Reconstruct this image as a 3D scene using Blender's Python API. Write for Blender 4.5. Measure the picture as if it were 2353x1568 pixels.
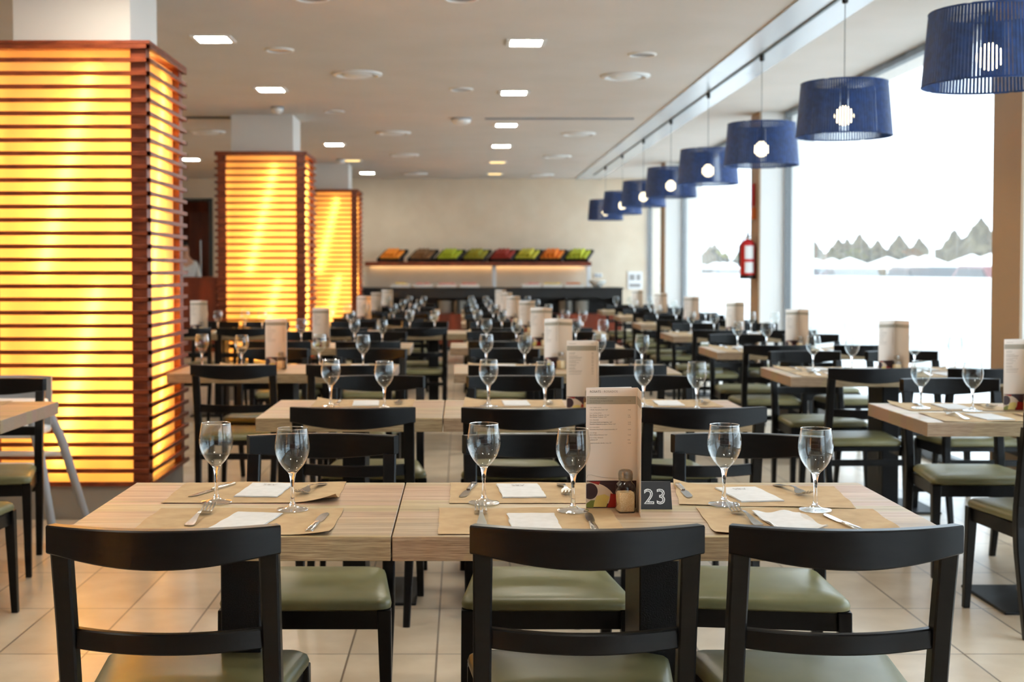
import bpy, bmesh, math, random
from mathutils import Vector, Matrix

for o in list(bpy.data.objects):
    bpy.data.objects.remove(o, do_unlink=True)
S = bpy.context.scene
COL = S.collection
PI = math.pi
R = math.radians
rnd = random.Random(7)

# ------------------------------------------------------------ camera
F = 3000.0                                   # focal length in pixels of the 2353 px wide frame
cd = bpy.data.cameras.new('camera')
cam = bpy.data.objects.new('camera', cd)
COL.objects.link(cam)
cam.location = (0, 0, 1.31)
cam.rotation_euler = (R(90 - 1.8), 0, 0)
cd.sensor_width = 36
cd.lens = 36 * F / 2353
cd.shift_x = 116.5 / 2353
cd.shift_y = -68.0 / 2353
cd.clip_end = 900
cd.clip_start = 0.05
cd.dof.use_dof = True
cd.dof.focus_distance = 2.98
cd.dof.aperture_fstop = 4.8
S.camera = cam

# ------------------------------------------------------------ world, exposure
w = bpy.data.worlds.new('world')
S.world = w
w.use_nodes = True
bg = w.node_tree.nodes['Background']
bg.inputs[0].default_value = (0.74, 0.87, 1.0, 1)
bg.inputs[1].default_value = 2.4
S.view_settings.view_transform = 'Standard'
S.view_settings.look = 'None'
S.view_settings.gamma = 1
S.view_settings.use_curve_mapping = False
S.view_settings.exposure = 1.2
S.cycles.use_denoising = True
S.cycles.max_bounces = 10
S.cycles.diffuse_bounces = 5
S.cycles.glossy_bounces = 4
S.cycles.transmission_bounces = 8
S.cycles.transparent_max_bounces = 32
S.cycles.caustics_reflective = False
S.cycles.caustics_refractive = False
S.cycles.sample_clamp_indirect = 6.0
S.cycles.use_adaptive_sampling = True
S.cycles.adaptive_threshold = 0.03

TUBE = 34.0       # radiance of the fluorescent tubes in the lattice columns
DOWN = 46.0       # downlight diffuser radiance
BULB = 6.0

# ------------------------------------------------------------ materials
def lin(c):
    def f(v):
        v /= 255.0
        return v / 12.92 if v <= 0.04045 else ((v + 0.055) / 1.055) ** 2.4
    return (f(c[0]), f(c[1]), f(c[2]), 1)

def M(name, rgb, rough=0.5, metal=0.0, spec=0.5, coat=0.0):
    m = bpy.data.materials.new(name)
    m.use_nodes = True
    b = m.node_tree.nodes['Principled BSDF']
    b.inputs['Base Color'].default_value = lin(rgb)
    b.inputs['Roughness'].default_value = rough
    b.inputs['Metallic'].default_value = metal
    b.inputs['Specular IOR Level'].default_value = spec
    b.inputs['Coat Weight'].default_value = coat
    return m

def N(m, t, **kw):
    n = m.node_tree.nodes.new(t)
    for k, v in kw.items():
        setattr(n, k, v)
    return n

def L(m, a, b):
    m.node_tree.links.new(a, b)

def bsdf(m):
    return m.node_tree.nodes['Principled BSDF']

def noise_col(m, c1, c2, scale=(1, 1, 1), nscale=8, detail=6, lo=0.35, hi=0.65, coord='Object', bump=0.0, dist=0.0, rough=None):
    tc = N(m, 'ShaderNodeTexCoord'); mp = N(m, 'ShaderNodeMapping'); nz = N(m, 'ShaderNodeTexNoise')
    mp.inputs['Scale'].default_value = scale
    nz.inputs['Scale'].default_value = nscale
    nz.inputs['Detail'].default_value = detail
    nz.inputs['Distortion'].default_value = dist
    rp = N(m, 'ShaderNodeValToRGB')
    rp.color_ramp.elements[0].position = lo; rp.color_ramp.elements[0].color = lin(c1)
    rp.color_ramp.elements[1].position = hi; rp.color_ramp.elements[1].color = lin(c2)
    L(m, tc.outputs[coord], mp.inputs['Vector']); L(m, mp.outputs[0], nz.inputs['Vector'])
    L(m, nz.outputs['Fac'], rp.inputs[0]); L(m, rp.outputs[0], bsdf(m).inputs['Base Color'])
    if bump:
        bp = N(m, 'ShaderNodeBump'); bp.inputs['Strength'].default_value = bump; bp.inputs['Distance'].default_value = 0.002
        L(m, nz.outputs['Fac'], bp.inputs['Height']); L(m, bp.outputs[0], bsdf(m).inputs['Normal'])
    return nz, rp

def emit(name, rgb, strength):
    m = bpy.data.materials.new(name)
    m.use_nodes = True
    nt = m.node_tree
    nt.nodes.remove(bsdf(m))
    e = nt.nodes.new('ShaderNodeEmission')
    e.inputs[0].default_value = lin(rgb)
    e.inputs[1].default_value = strength
    nt.links.new(e.outputs[0], nt.nodes['Material Output'].inputs[0])
    return m

def thin_glass(name, tint=(250, 252, 252), base=0.03, rough=0.0, gain=0.9, power=4.0):
    m = bpy.data.materials.new(name)
    m.use_nodes = True
    nt = m.node_tree
    nt.nodes.remove(bsdf(m))
    t = nt.nodes.new('ShaderNodeBsdfTransparent'); t.inputs[0].default_value = lin(tint)
    g = nt.nodes.new('ShaderNodeBsdfAnisotropic'); g.inputs['Roughness'].default_value = rough
    g.inputs[0].default_value = (1, 1, 1, 1)
    lw = nt.nodes.new('ShaderNodeLayerWeight'); lw.inputs[0].default_value = 0.5
    fr = nt.nodes.new('ShaderNodeMath'); fr.operation = 'POWER'; fr.inputs[1].default_value = power
    nt.links.new(lw.outputs['Facing'], fr.inputs[0])
    ma = nt.nodes.new('ShaderNodeMath'); ma.operation = 'MULTIPLY_ADD'
    ma.inputs[1].default_value = gain; ma.inputs[2].default_value = base
    mx = nt.nodes.new('ShaderNodeMixShader')
    nt.links.new(fr.outputs[0], ma.inputs[0]); nt.links.new(ma.outputs[0], mx.inputs[0])
    nt.links.new(t.outputs[0], mx.inputs[1]); nt.links.new(g.outputs[0], mx.inputs[2])
    nt.links.new(mx.outputs[0], nt.nodes['Material Output'].inputs[0])
    return m

MAT = {}
m = MAT['black'] = M('black_lacquered_wood', (24, 24, 27), 0.32, spec=0.25)
noise_col(m, (6, 6, 7), (12, 11, 12), (1, 1, 6), 14, 4)
m = MAT['pedestal'] = M('black_powder_coat', (26, 27, 30), 0.45, spec=0.25)
noise_col(m, (10, 10, 12), (22, 22, 25), (1, 1, 1), 300, 2, bump=0.4)
m = MAT['leather'] = M('olive_leatherette', (128, 132, 92), 0.36, spec=0.5)
noise_col(m, (104, 101, 67), (119, 114, 78), (1, 1, 1), 7, 5, bump=0.0)
# table wood: grain along X
def wood(name, dark, mid, light, rough=0.42, edge=False):
    m = M(name, mid, rough)
    tc = N(m, 'ShaderNodeTexCoord')
    mp = N(m, 'ShaderNodeMapping'); mp.inputs['Scale'].default_value = (1.2, 24, 24) if not edge else (3.0, 190, 190)
    n1 = N(m, 'ShaderNodeTexNoise'); n1.inputs['Scale'].default_value = 2.2; n1.inputs['Detail'].default_value = 8; n1.inputs['Distortion'].default_value = 0.6
    mp2 = N(m, 'ShaderNodeMapping'); mp2.inputs['Scale'].default_value = (8, 160, 160)
    n2 = N(m, 'ShaderNodeTexNoise'); n2.inputs['Scale'].default_value = 2.5; n2.inputs['Detail'].default_value = 3
    mp3 = N(m, 'ShaderNodeMapping'); mp3.inputs['Scale'].default_value = (0.25, 9.5, 1)
    n3 = N(m, 'ShaderNodeTexVoronoi'); n3.inputs['Scale'].default_value = 1.0
    r1 = N(m, 'ShaderNodeValToRGB')
    r1.color_ramp.elements[0].position = 0.3; r1.color_ramp.elements[0].color = lin(dark)
    r1.color_ramp.elements[1].position = 0.7; r1.color_ramp.elements[1].color = lin(light)
    e = r1.color_ramp.elements.new(0.5); e.color = lin(mid)
    mx = N(m, 'ShaderNodeMix', data_type='RGBA', blend_type='MULTIPLY'); mx.inputs[0].default_value = 0.5 if edge else 0.42
    r2 = N(m, 'ShaderNodeValToRGB')
    r2.color_ramp.elements[0].position = 0.35; r2.color_ramp.elements[0].color = lin((150, 130, 112) if edge else (205, 195, 185))
    r2.color_ramp.elements[1].position = 0.6; r2.color_ramp.elements[1].color = (1, 1, 1, 1)
    hv = N(m, 'ShaderNodeMix', data_type='RGBA', blend_type='MULTIPLY'); hv.inputs[0].default_value = 0.16
    for a, b in ((mp, n1), (mp2, n2), (mp3, n3)):
        L(m, tc.outputs['Object'], a.inputs['Vector']); L(m, a.outputs[0], b.inputs['Vector'])
    L(m, n1.outputs['Fac'], r1.inputs[0]); L(m, n2.outputs['Fac'], r2.inputs[0])
    L(m, r1.outputs[0], mx.inputs[6]); L(m, r2.outputs[0], mx.inputs[7])
    L(m, mx.outputs[2], hv.inputs[6]); L(m, n3.outputs['Color'], hv.inputs[7])
    if edge:
        L(m, hv.outputs[2], bsdf(m).inputs['Base Color'])
        return m
    # pale joints between the printed boards
    sp = N(m, 'ShaderNodeSeparateXYZ'); L(m, tc.outputs['Object'], sp.inputs[0])
    a1 = N(m, 'ShaderNodeMath', operation='ADD'); a1.inputs[1].default_value = 10.045
    a2 = N(m, 'ShaderNodeMath', operation='DIVIDE'); a2.inputs[1].default_value = 0.165
    a3 = N(m, 'ShaderNodeMath', operation='FRACT'); a4 = N(m, 'ShaderNodeMath', operation='LESS_THAN'); a4.inputs[1].default_value = 0.03
    a5 = N(m, 'ShaderNodeMath', operation='MULTIPLY'); a5.inputs[1].default_value = 0.35
    L(m, sp.outputs[1], a1.inputs[0]); L(m, a1.outputs[0], a2.inputs[0]); L(m, a2.outputs[0], a3.inputs[0]); L(m, a3.outputs[0], a4.inputs[0]); L(m, a4.outputs[0], a5.inputs[0])
    jm = N(m, 'ShaderNodeMix', data_type='RGBA'); jm.inputs[7].default_value = lin((224, 200, 170))
    L(m, a5.outputs[0], jm.inputs[0]); L(m, hv.outputs[2], jm.inputs[6]); L(m, jm.outputs[2], bsdf(m).inputs['Base Color'])
    return m
MAT['top'] = wood('light_oak_laminate', (160, 131, 100), (184, 156, 123), (203, 179, 148))
MAT['edge'] = wood('light_oak_laminate_edge', (142, 113, 90), (168, 139, 113), (190, 163, 136), 0.5, True)
m = MAT['slat'] = M('mahogany_slats', (140, 62, 30), 0.35)
noise_col(m, (100, 38, 17), (140, 64, 32), (3, 3, 12), 3, 5)
m = MAT['redwood'] = M('reddish_veneer', (118, 48, 22), 0.4)
noise_col(m, (92, 34, 14), (130, 54, 26), (1, 1, 0.2), 6, 5)
m = MAT['wall'] = M('warm_white_paint', (222, 214, 200), 0.85)
noise_col(m, (222, 205, 180), (228, 212, 188), (1, 1, 1), 3, 3)
m = MAT['ceiling'] = M('ceiling_paint', (210, 203, 194), 0.9)
noise_col(m, (210, 202, 192), (214, 206, 197), (1, 1, 1), 2, 3)
MAT['pillar'] = M('pillar_paint', (226, 220, 212), 0.7)
MAT['wincol'] = M('window_column_paint', (224, 222, 217), 0.6)
MAT['winbrown'] = M('tan_panel_laminate', (168, 140, 110), 0.5)
MAT['steelpanel'] = M('pale_ceiling_panel', (206, 212, 218), 0.25, 0.0)
MAT['frame'] = M('dark_window_frame', (62, 66, 66), 0.5)
MAT['white'] = M('white_plastic', (236, 236, 234), 0.4)
MAT['grey'] = M('grey_plastic', (150, 152, 156), 0.45)
MAT['steel'] = M('stainless_steel', (200, 196, 190), 0.2, 1.0)
MAT['plinth'] = M('grey_plinth', (150, 142, 132), 0.6)
MAT['red'] = M('extinguisher_red', (196, 20, 24), 0.3)
MAT['blackplastic'] = M('black_plastic', (20, 20, 22), 0.45)
MAT['orangesign'] = M('orange_box', (222, 110, 40), 0.5)
# floor tiles .3 x .6
m = MAT['floor'] = M('beige_floor_tiles', (205, 190, 170), 0.28)
tc = N(m, 'ShaderNodeTexCoord')
sx = N(m, 'ShaderNodeSeparateXYZ'); L(m, tc.outputs['Object'], sx.inputs[0])
def grid(axis, off, pitch, wd):
    a = N(m, 'ShaderNodeMath', operation='SUBTRACT'); a.inputs[1].default_value = off
    b = N(m, 'ShaderNodeMath', operation='DIVIDE'); b.inputs[1].default_value = pitch
    c = N(m, 'ShaderNodeMath', operation='FRACT')
    d = N(m, 'ShaderNodeMath', operation='LESS_THAN'); d.inputs[1].default_value = wd / pitch
    fl = N(m, 'ShaderNodeMath', operation='FLOOR')
    L(m, sx.outputs[axis], a.inputs[0]); L(m, a.outputs[0], b.inputs[0]); L(m, b.outputs[0], c.inputs[0]); L(m, c.outputs[0], d.inputs[0])
    L(m, b.outputs[0], fl.inputs[0])
    return d, fl
gx, fx = grid(0, -0.087 - 30.0, 0.30, 0.007)
gy, fy = grid(1, 4.416 - 60.0, 0.60, 0.007)
mxg = N(m, 'ShaderNodeMath', operation='MAXIMUM'); L(m, gx.outputs[0], mxg.inputs[0]); L(m, gy.outputs[0], mxg.inputs[1])
cb = N(m, 'ShaderNodeCombineXYZ'); L(m, fx.outputs[0], cb.inputs[0]); L(m, fy.outputs[0], cb.inputs[1])
wn = N(m, 'ShaderNodeTexWhiteNoise'); L(m, cb.outputs[0], wn.inputs['Vector'])
nz = N(m, 'ShaderNodeTexNoise'); nz.inputs['Scale'].default_value = 5; nz.inputs['Detail'].default_value = 7
L(m, tc.outputs['Object'], nz.inputs['Vector'])
ad = N(m, 'ShaderNodeMath', operation='MULTIPLY_ADD'); ad.inputs[1].default_value = 0.25
L(m, wn.outputs['Value'], ad.inputs[0]); L(m, nz.outputs['Fac'], ad.inputs[2])
rp = N(m, 'ShaderNodeValToRGB')
rp.color_ramp.elements[0].position = 0.35; rp.color_ramp.elements[0].color = lin((182, 162, 136))
rp.color_ramp.elements[1].position = 0.85; rp.color_ramp.elements[1].color = lin((209, 192, 168))
L(m, ad.outputs[0], rp.inputs[0])
mx = N(m, 'ShaderNodeMix', data_type='RGBA'); L(m, mxg.outputs[0], mx.inputs[0]); L(m, rp.outputs[0], mx.inputs[6]); mx.inputs[7].default_value = lin((120, 104, 88))
L(m, mx.outputs[2], bsdf(m).inputs['Base Color'])
# translucent acrylic for lit columns
m = MAT['acrylic'] = bpy.data.materials.new('warm_translucent_acrylic'); m.use_nodes = True
nt = m.node_tree; nt.nodes.remove(bsdf(m))
t = nt.nodes.new('ShaderNodeBsdfTranslucent'); t.inputs[0].default_value = (0.98, 0.89, 0.70, 1)
g = nt.nodes.new('ShaderNodeBsdfDiffuse'); g.inputs[0].default_value = lin((240, 225, 190))
x = nt.nodes.new('ShaderNodeMixShader'); x.inputs[0].default_value = 0.12
nt.links.new(t.outputs[0], x.inputs[1]); nt.links.new(g.outputs[0], x.inputs[2]); nt.links.new(x.outputs[0], nt.nodes['Material Output'].inputs[0])
MAT['tube'] = emit('fluorescent_tube', (255, 192, 94), TUBE)
MAT['down'] = emit('downlight_diffuser', (255, 249, 232), DOWN)
MAT['downwarm'] = emit('warm_downlight_diffuser', (255, 216, 140), 1.2)
MAT['led'] = emit('shelf_led_strip', (255, 208, 150), 4.0)
MAT['bulb'] = emit('globe_bulb_glass', (255, 236, 190), BULB)
MAT['glass'] = thin_glass('clear_glass_bowl', base=0.028, gain=0.95, power=3.4)
MAT['footglass'] = thin_glass('clear_glass_foot', base=0.16, gain=0.8, power=2.0, rough=0.08)
MAT['rimglass'] = thin_glass('clear_glass_rim', base=0.40, gain=0.5, power=2.0, rough=0.15)
MAT['pane'] = thin_glass('window_pane', base=0.0, gain=0.6)
m = MAT['solidglass'] = bpy.data.materials.new('clear_glass_stem'); m.use_nodes = True
b = bsdf(m); b.inputs['Base Color'].default_value = (1, 1, 1, 1); b.inputs['Roughness'].default_value = 0.0
b.inputs['Transmission Weight'].default_value = 1.0; b.inputs['IOR'].default_value = 1.48
m = MAT['paper'] = M('kraft_paper', (186, 148, 104), 0.75)
noise_col(m, (172, 142, 102), (186, 157, 116), (1, 1, 1), 18, 5, bump=0.25)
MAT['napkin'] = M('white_napkin_paper', (232, 230, 226), 0.85)
noise_col(MAT['napkin'], (206, 204, 201), (214, 212, 210), (1, 1, 1), 40, 3, bump=0.3)
MAT['ink'] = M('grey_print', (160, 156, 152), 0.8)
MAT['textdark'] = M('dark_print', (84, 74, 66), 0.7)
MAT['textlight'] = M('pale_print', (150, 136, 122), 0.7)
MAT['menu'] = M('coated_menu_card', (224, 210, 196), 0.45)
MAT['menuwhite'] = M('coated_menu_card_white', (230, 228, 222), 0.4)
MAT['band'] = M('menu_olive_band', (158, 148, 130), 0.5)
MAT['pmaroon'] = M('print_maroon', (52, 26, 30), 0.4)
MAT['pcream'] = M('print_cream', (206, 184, 160), 0.4)
MAT['pyellow'] = M('print_cheese', (208, 186, 104), 0.4)
MAT['pgreen'] = M('print_green', (112, 116, 46), 0.4)
MAT['pred'] = M('print_red', (150, 30, 22), 0.4)
MAT['slate'] = M('black_slate_card', (30, 31, 36), 0.45)
m = MAT['chalk'] = M('worn_white_digits', (235, 235, 232), 0.7)
noise_col(m, (60, 60, 64), (238, 238, 236), (1, 1, 1), 520, 2, 0.30, 0.38)
m = MAT['chalkdark'] = M('worn_digit_core', (40, 41, 46), 0.7)
noise_col(m, (34, 35, 40), (225, 225, 222), (1, 1, 1), 620, 2, 0.50, 0.58)
m = MAT['rice'] = M('salt_with_rice', (226, 196, 150), 0.9)
noise_col(m, (212, 178, 128), (236, 212, 174), (1, 1, 1), 520, 3, bump=0.5)
m = MAT['lid'] = M('brushed_metal_lid', (158, 150, 140), 0.35, 1.0)
MAT['basket'] = M('black_wicker_tray', (34, 28, 26), 0.6)
MAT['cream'] = M('glazed_porcelain', (232, 228, 218), 0.25)
m = MAT['string'] = M('blue_lamp_string', (24, 66, 130), 0.6)
noise_col(m, (14, 46, 94), (20, 60, 120), (1, 1, 1), 30, 2)
MAT['cord'] = M('grey_cable', (120, 124, 120), 0.5)
MAT['trackm'] = M('dark_track', (60, 70, 68), 0.4)
# exterior
MAT['ground'] = M('pale_terrace_paving', (240, 240, 238), 0.7)
MAT['trees'] = M('pine_foliage', (108, 104, 70), 0.9)
noise_col(MAT['trees'], (62, 54, 38), (96, 86, 62), (1, 1, 1), 1.2, 4)
MAT['canvas'] = M('white_canvas', (246, 246, 244), 0.8)
m = MAT['sheer'] = bpy.data.materials.new('sheer_white_voile'); m.use_nodes = True
nt = m.node_tree; nt.nodes.remove(bsdf(m))
t = nt.nodes.new('ShaderNodeBsdfTransparent'); t.inputs[0].default_value = (1, 1, 1, 1)
g = nt.nodes.new('ShaderNodeBsdfTranslucent'); g.inputs[0].default_value = (0.95, 0.95, 0.95, 1)
x = nt.nodes.new('ShaderNodeMixShader'); x.inputs[0].default_value = 0.07
nt.links.new(t.outputs[0], x.inputs[1]); nt.links.new(g.outputs[0], x.inputs[2]); nt.links.new(x.outputs[0], nt.nodes['Material Output'].inputs[0])

# ------------------------------------------------------------ helpers
class MB:
    """collects shapes, links them as ONE mesh object"""
    def __init__(s):
        s.bm = bmesh.new(); s.mi = 0
    def _new(s, before):
        for f in s.bm.faces:
            if f.index == -1 or f not in before:
                f.material_index = s.mi
    def box(s, x0, x1, y0, y1, z0, z1, bev=0.0, seg=2, mi=0):
        r = bmesh.ops.create_cube(s.bm, size=1.0)
        vs = r['verts']
        for v in vs:
            v.co = Vector(((x0 + x1) / 2 + v.co.x * (x1 - x0), (y0 + y1) / 2 + v.co.y * (y1 - y0), (z0 + z1) / 2 + v.co.z * (z1 - z0)))
        fs = set(f for v in vs for f in v.link_faces)
        for f in fs: f.material_index = mi
        if bev > 0:
            es = list(set(e for v in vs for e in v.link_edges))
            bmesh.ops.bevel(s.bm, geom=es, offset=bev, segments=seg, profile=0.5, affect='EDGES')
        return s
    def hexa(s, p, mi=0, bev=0.0):
        """8 points: bottom 4 (ccw) then top 4"""
        v = [s.bm.verts.new(q) for q in p]
        for idx in ((3, 2, 1, 0), (4, 5, 6, 7), (0, 1, 5, 4), (1, 2, 6, 5), (2, 3, 7, 6), (3, 0, 4, 7)):
            f = s.bm.faces.new([v[i] for i in idx]); f.material_index = mi
        if bev > 0:
            es = list(set(e for q in v for e in q.link_edges))
            bmesh.ops.bevel(s.bm, geom=es, offset=bev, segments=2, profile=0.5, affect='EDGES')
        return s
    def loft(s, rings, closed=True, cap=True, mi=0):
        """rings: list of lists of points (same length)"""
        vr = [[s.bm.verts.new(p) for p in r] for r in rings]
        n = len(vr[0])
        for a, b in zip(vr[:-1], vr[1:]):
            for i in range(n if closed else n - 1):
                j = (i + 1) % n
                f = s.bm.faces.new((a[i], a[j], b[j], b[i])); f.material_index = mi
        if cap and closed:
            f = s.bm.faces.new(list(reversed(vr[0]))); f.material_index = mi
            f = s.bm.faces.new(vr[-1]); f.material_index = mi
        return s
    def lathe(s, prof, c=(0, 0, 0), n=24, mi=0, cap=True):
        rings = []
        for r, z in prof:
            rings.append([(c[0] + max(r, 1e-5) * math.cos(2 * PI * i / n), c[1] + max(r, 1e-5) * math.sin(2 * PI * i / n), c[2] + z) for i in range(n)])
        return s.loft(rings, True, cap, mi)
    def tube(s, pts, r, n=8, mi=0):
        rings = []
        pts = [Vector(p) for p in pts]
        for i, p in enumerate(pts):
            d = (pts[min(i + 1, len(pts) - 1)] - pts[max(i - 1, 0)]).normalized()
            u = d.orthogonal().normalized() if abs(d.z) < 0.9 else Vector((1, 0, 0))
            u = (u - d * u.dot(d)).normalized(); v = d.cross(u)
            rr = r[i] if isinstance(r, (list, tuple)) else r
            rings.append([p + (u * math.cos(2 * PI * k / n) + v * math.sin(2 * PI * k / n)) * rr for k in range(n)])
        return s.loft(rings, True, True, mi)
    def poly(s, pts, mi=0):
        f = s.bm.faces.new([s.bm.verts.new(p) for p in pts]); f.material_index = mi
        return s
    def prism(s, pts, d, mi=0):
        """planar polygon pts extruded by vector d"""
        d = Vector(d)
        a = [s.bm.verts.new(p) for p in pts]; b = [s.bm.verts.new(Vector(p) + d) for p in pts]
        f = s.bm.faces.new(list(reversed(a))); f.material_index = mi
        f = s.bm.faces.new(b); f.material_index = mi
        n = len(a)
        for i in range(n):
            f = s.bm.faces.new((a[i], a[(i + 1) % n], b[(i + 1) % n], b[i])); f.material_index = mi
        return s
    def mesh(s, name, mats, smooth=False):
        bmesh.ops.recalc_face_normals(s.bm, faces=s.bm.faces)
        me = bpy.data.meshes.new(name)
        s.bm.to_mesh(me); s.bm.free()
        for k in (mats if isinstance(mats, (list, tuple)) else [mats]):
            me.materials.append(MAT[k] if isinstance(k, str) else k)
        if smooth:
            for p in me.polygons: p.use_smooth = True
            try:
                me.set_sharp_from_angle(angle=R(40))
            except Exception:
                pass
        return me
    def build(s, name, mats, parent=None, smooth=False, loc=None):
        o = bpy.data.objects.new(name, s.mesh(name, mats, smooth))
        COL.objects.link(o)
        if parent is not None: o.parent = parent
        if loc is not None: o.location = loc
        return o

def tag(o, label=None, cat=None, group=None, kind=None):
    if label: o['label'] = label
    if cat: o['category'] = cat
    if group: o['group'] = group
    if kind: o['kind'] = kind
    return o

def empty(name, loc=(0, 0, 0), rz=0.0):
    o = bpy.data.objects.new(name, None)
    o.empty_display_size = 0.1
    COL.objects.link(o); o.location = loc; o.rotation_euler = (0, 0, rz)
    return o

KIDS = {}
def kids(o):
    if o.name not in KIDS:
        KIDS[o.name] = list(o.children)
    return KIDS[o.name]

def dup(o, parent=None):
    c = o.copy(); COL.objects.link(c)
    if parent is not None:
        c.parent = parent
    for ch in kids(o):
        dup(ch, c)
    return c

class Proto:
    """first placement moves the prototype itself, later ones copy it with its parts"""
    def __init__(s, root): s.o = root; s.used = False
    def place(s, loc, rz=0.0, label=None, cat=None, group=None, scale=None):
        if s.used:
            o = dup(s.o)
        else:
            o = s.o; kids(o); [kids(c) for c in kids(o)]; s.used = True
        o.location = loc; o.rotation_euler = (0, 0, rz)
        if scale: o.scale = (scale,) * 3 if not isinstance(scale, tuple) else scale
        if group is None and 'group' in o: del o['group']
        return tag(o, label, cat, group)

def struct(o):
    o['kind'] = 'structure'; return o

def text_mesh(lines, name='text'):
    """lines: (string, x, z, size, materialkey, align) -> mesh in XZ plane facing -Y"""
    bmx = bmesh.new(); mats = []
    dg = None
    for (txt, x, z, size, mk, al) in lines:
        cu = bpy.data.curves.new('t', 'FONT'); cu.body = txt; cu.size = size; cu.align_x = al; cu.resolution_u = 3
        cu.offset = {'chalk': 0.0007, 'chalkdark': -0.0011}.get(mk, 0.0)
        ob = bpy.data.objects.new('t', cu); COL.objects.link(ob)
        bpy.context.view_layer.update()
        me = bpy.data.meshes.new_from_object(ob.evaluated_get(bpy.context.evaluated_depsgraph_get()))
        if mk not in mats: mats.append(mk)
        mi = mats.index(mk)
        me.transform(Matrix.Translation((x, 0, z)) @ Matrix.Rotation(R(90), 4, 'X'))
        n0 = len(bmx.faces)
        bmx.from_mesh(me)
        bmx.faces.ensure_lookup_table()
        for f in bmx.faces[n0:]: f.material_index = mi
        bpy.data.objects.remove(ob); bpy.data.curves.remove(cu); bpy.data.meshes.remove(me)
    me = bpy.data.meshes.new(name); bmx.to_mesh(me); bmx.free()
    for k in mats: me.materials.append(MAT[k])
    return me

def mesh_obj(name, me, parent=None):
    o = bpy.data.objects.new(name, me); COL.objects.link(o)
    if parent is not None: o.parent = parent
    return o

ORD = ['front', 'second', 'third', 'fourth', 'fifth', 'sixth', 'seventh', 'eighth', 'ninth']

# ------------------------------------------------------------ room shell
H = 2.90; YB = 22.7; XW = 3.24; XL = -7.5; YF = -5.0
struct(MB().box(XL - 0.2, XW + 0.35, YF, YB + 4, -0.1, 0.0).build('floor', 'floor'))
struct(MB().box(XL - 0.2, XW + 0.35, YF - 0.2, YB + 4, H, H + 0.15).build('ceiling', 'ceiling'))
struct(MB().box(XL - 0.2, XL, YF, YB + 4, 0, H).build('wall_left', 'wall'))
struct(MB().box(XL - 0.2, XW + 0.35, YF - 0.2, YF, 0, H).build('wall_front', 'redwood'))  # unseen wall behind the camera; dark veneer added to darken reflections in the chairs
# back wall with the service opening at the left
bw = MB()
DX0, DX1, DZ = -5.9, -4.34, 2.52
bw.box(XL, DX0, YB, YB + 0.15, 0, H).box(DX1, XW + 0.35, YB, YB + 0.15, 0, H).box(DX0, DX1, YB, YB + 0.15, DZ, H)
struct(bw.build('wall_back', 'wall'))
struct(MB().box(XL, XW + 0.35, YB + 3.8, YB + 4, 0, H).build('wall_corridor', 'redwood'))
# trim: frame of the service opening
struct(MB().box(DX1 - 0.04, DX1 + 0.03, YB - 0.02, YB + 0.16, 0, DZ + 0.04).box(DX0, DX1 + 0.03, YB - 0.02, YB + 0.16, DZ, DZ + 0.04).build('trim_1', 'frame'))
# baseboard
struct(MB().box(DX1 + 0.03, XW, YB - 0.015, YB, 0, 0.08).build('baseboard_back', 'frame'))
# window wall: columns and windows
cols = [-5.35, 0.85, 6.98, 13.12, 19.22]
CD = 0.37
for i, y in enumerate(cols):
    c = MB()
    c.box(3.0, XW + 0.3, y, y + CD, 0, H, 0.004, 1)
    c.box(2.985, 3.0, y - 0.003, y + CD + 0.003, 0, H)
    me = c.build('wall_right', ['wincol', 'winbrown'])
    # the room-side face wears the tan laminate
    for p in me.data.polygons:
        if p.center.x < 2.999: p.material_index = 1
    struct(me)
bounds = [(cols[i] + CD, cols[i + 1]) for i in range(len(cols) - 1)] + [(cols[-1] + CD, YB)]
for i, (a, b) in enumerate(bounds):
    fr = MB()
    x0, x1 = XW, XW + 0.06
    fr.box(x0, x1, a, a + 0.05, 0, H).box(x0, x1, b - 0.05, b, 0, H)
    fr.box(x0, x1, a + 0.05, b - 0.05, H - 0.05, H).box(x0, x1, a + 0.05, b - 0.05, 0, 0.07)
    n = max(1, round((b - a) / 2.0))
    wdw = struct(fr.build('window_%d' % (i + 1), 'frame'))
    g = MB().box(XW + 0.027, XW + 0.033, a + 0.05, b - 0.05, 0.07, H - 0.05).build('pane', 'pane', wdw)
    # sheer voile curtain behind the columns, hung on the window
    pts = []
    k = int((b - a) / 0.05)
    cr = MB()
    top = []; bot = []
    for j in range(k + 1):
        y = a + 0.06 + (b - a - 0.12) * j / k
        xx = XW - 0.06 + 0.018 * math.sin(j * 1.25 + 0.6 * math.sin(j * 0.37)) + 0.008 * math.sin(j * 0.31)
        top.append((xx, y, H - 0.03)); bot.append((xx, y, 0.03))
    cr.loft([bot, top], closed=False, cap=False)
    cv = cr.build('sheer_curtain', 'sheer', None, True)
    tag(cv, 'floor-length sheer white curtain over the %s window from the front' % ORD[i], 'curtain', 'sheer window curtains')

# pale panel strip in the ceiling
p = MB()
yy = -5.0
while yy < YB - 0.01:
    y2 = min(yy + 3.1, YB)
    p.box(1.97, 2.41, yy + 0.004, y2 - 0.004, H - 0.012, H - 0.0005, 0.002, 1)
    yy = y2
struct(p.build('trim_2', 'steelpanel'))
# slim dark strip on the ceiling left of the second pillar
struct(MB().box(-5.5, -2.4, 13.55, 13.65, H - 0.012, H - 0.0005).build('trim_3', 'frame'))

# white structural pillars inside the lattice columns
LC = [(-1.615, 6.8), (-1.55, 13.1), (-1.51, 19.2), (-1.68, 0.5)]
for i, (xr, y) in enumerate(LC):
    struct(MB().box(xr - 0.80, xr - 0.17, y + 0.28, y + 0.90, 0, H - 0.0005).build('trim_%d' % (4 + i), 'pillar'))

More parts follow.
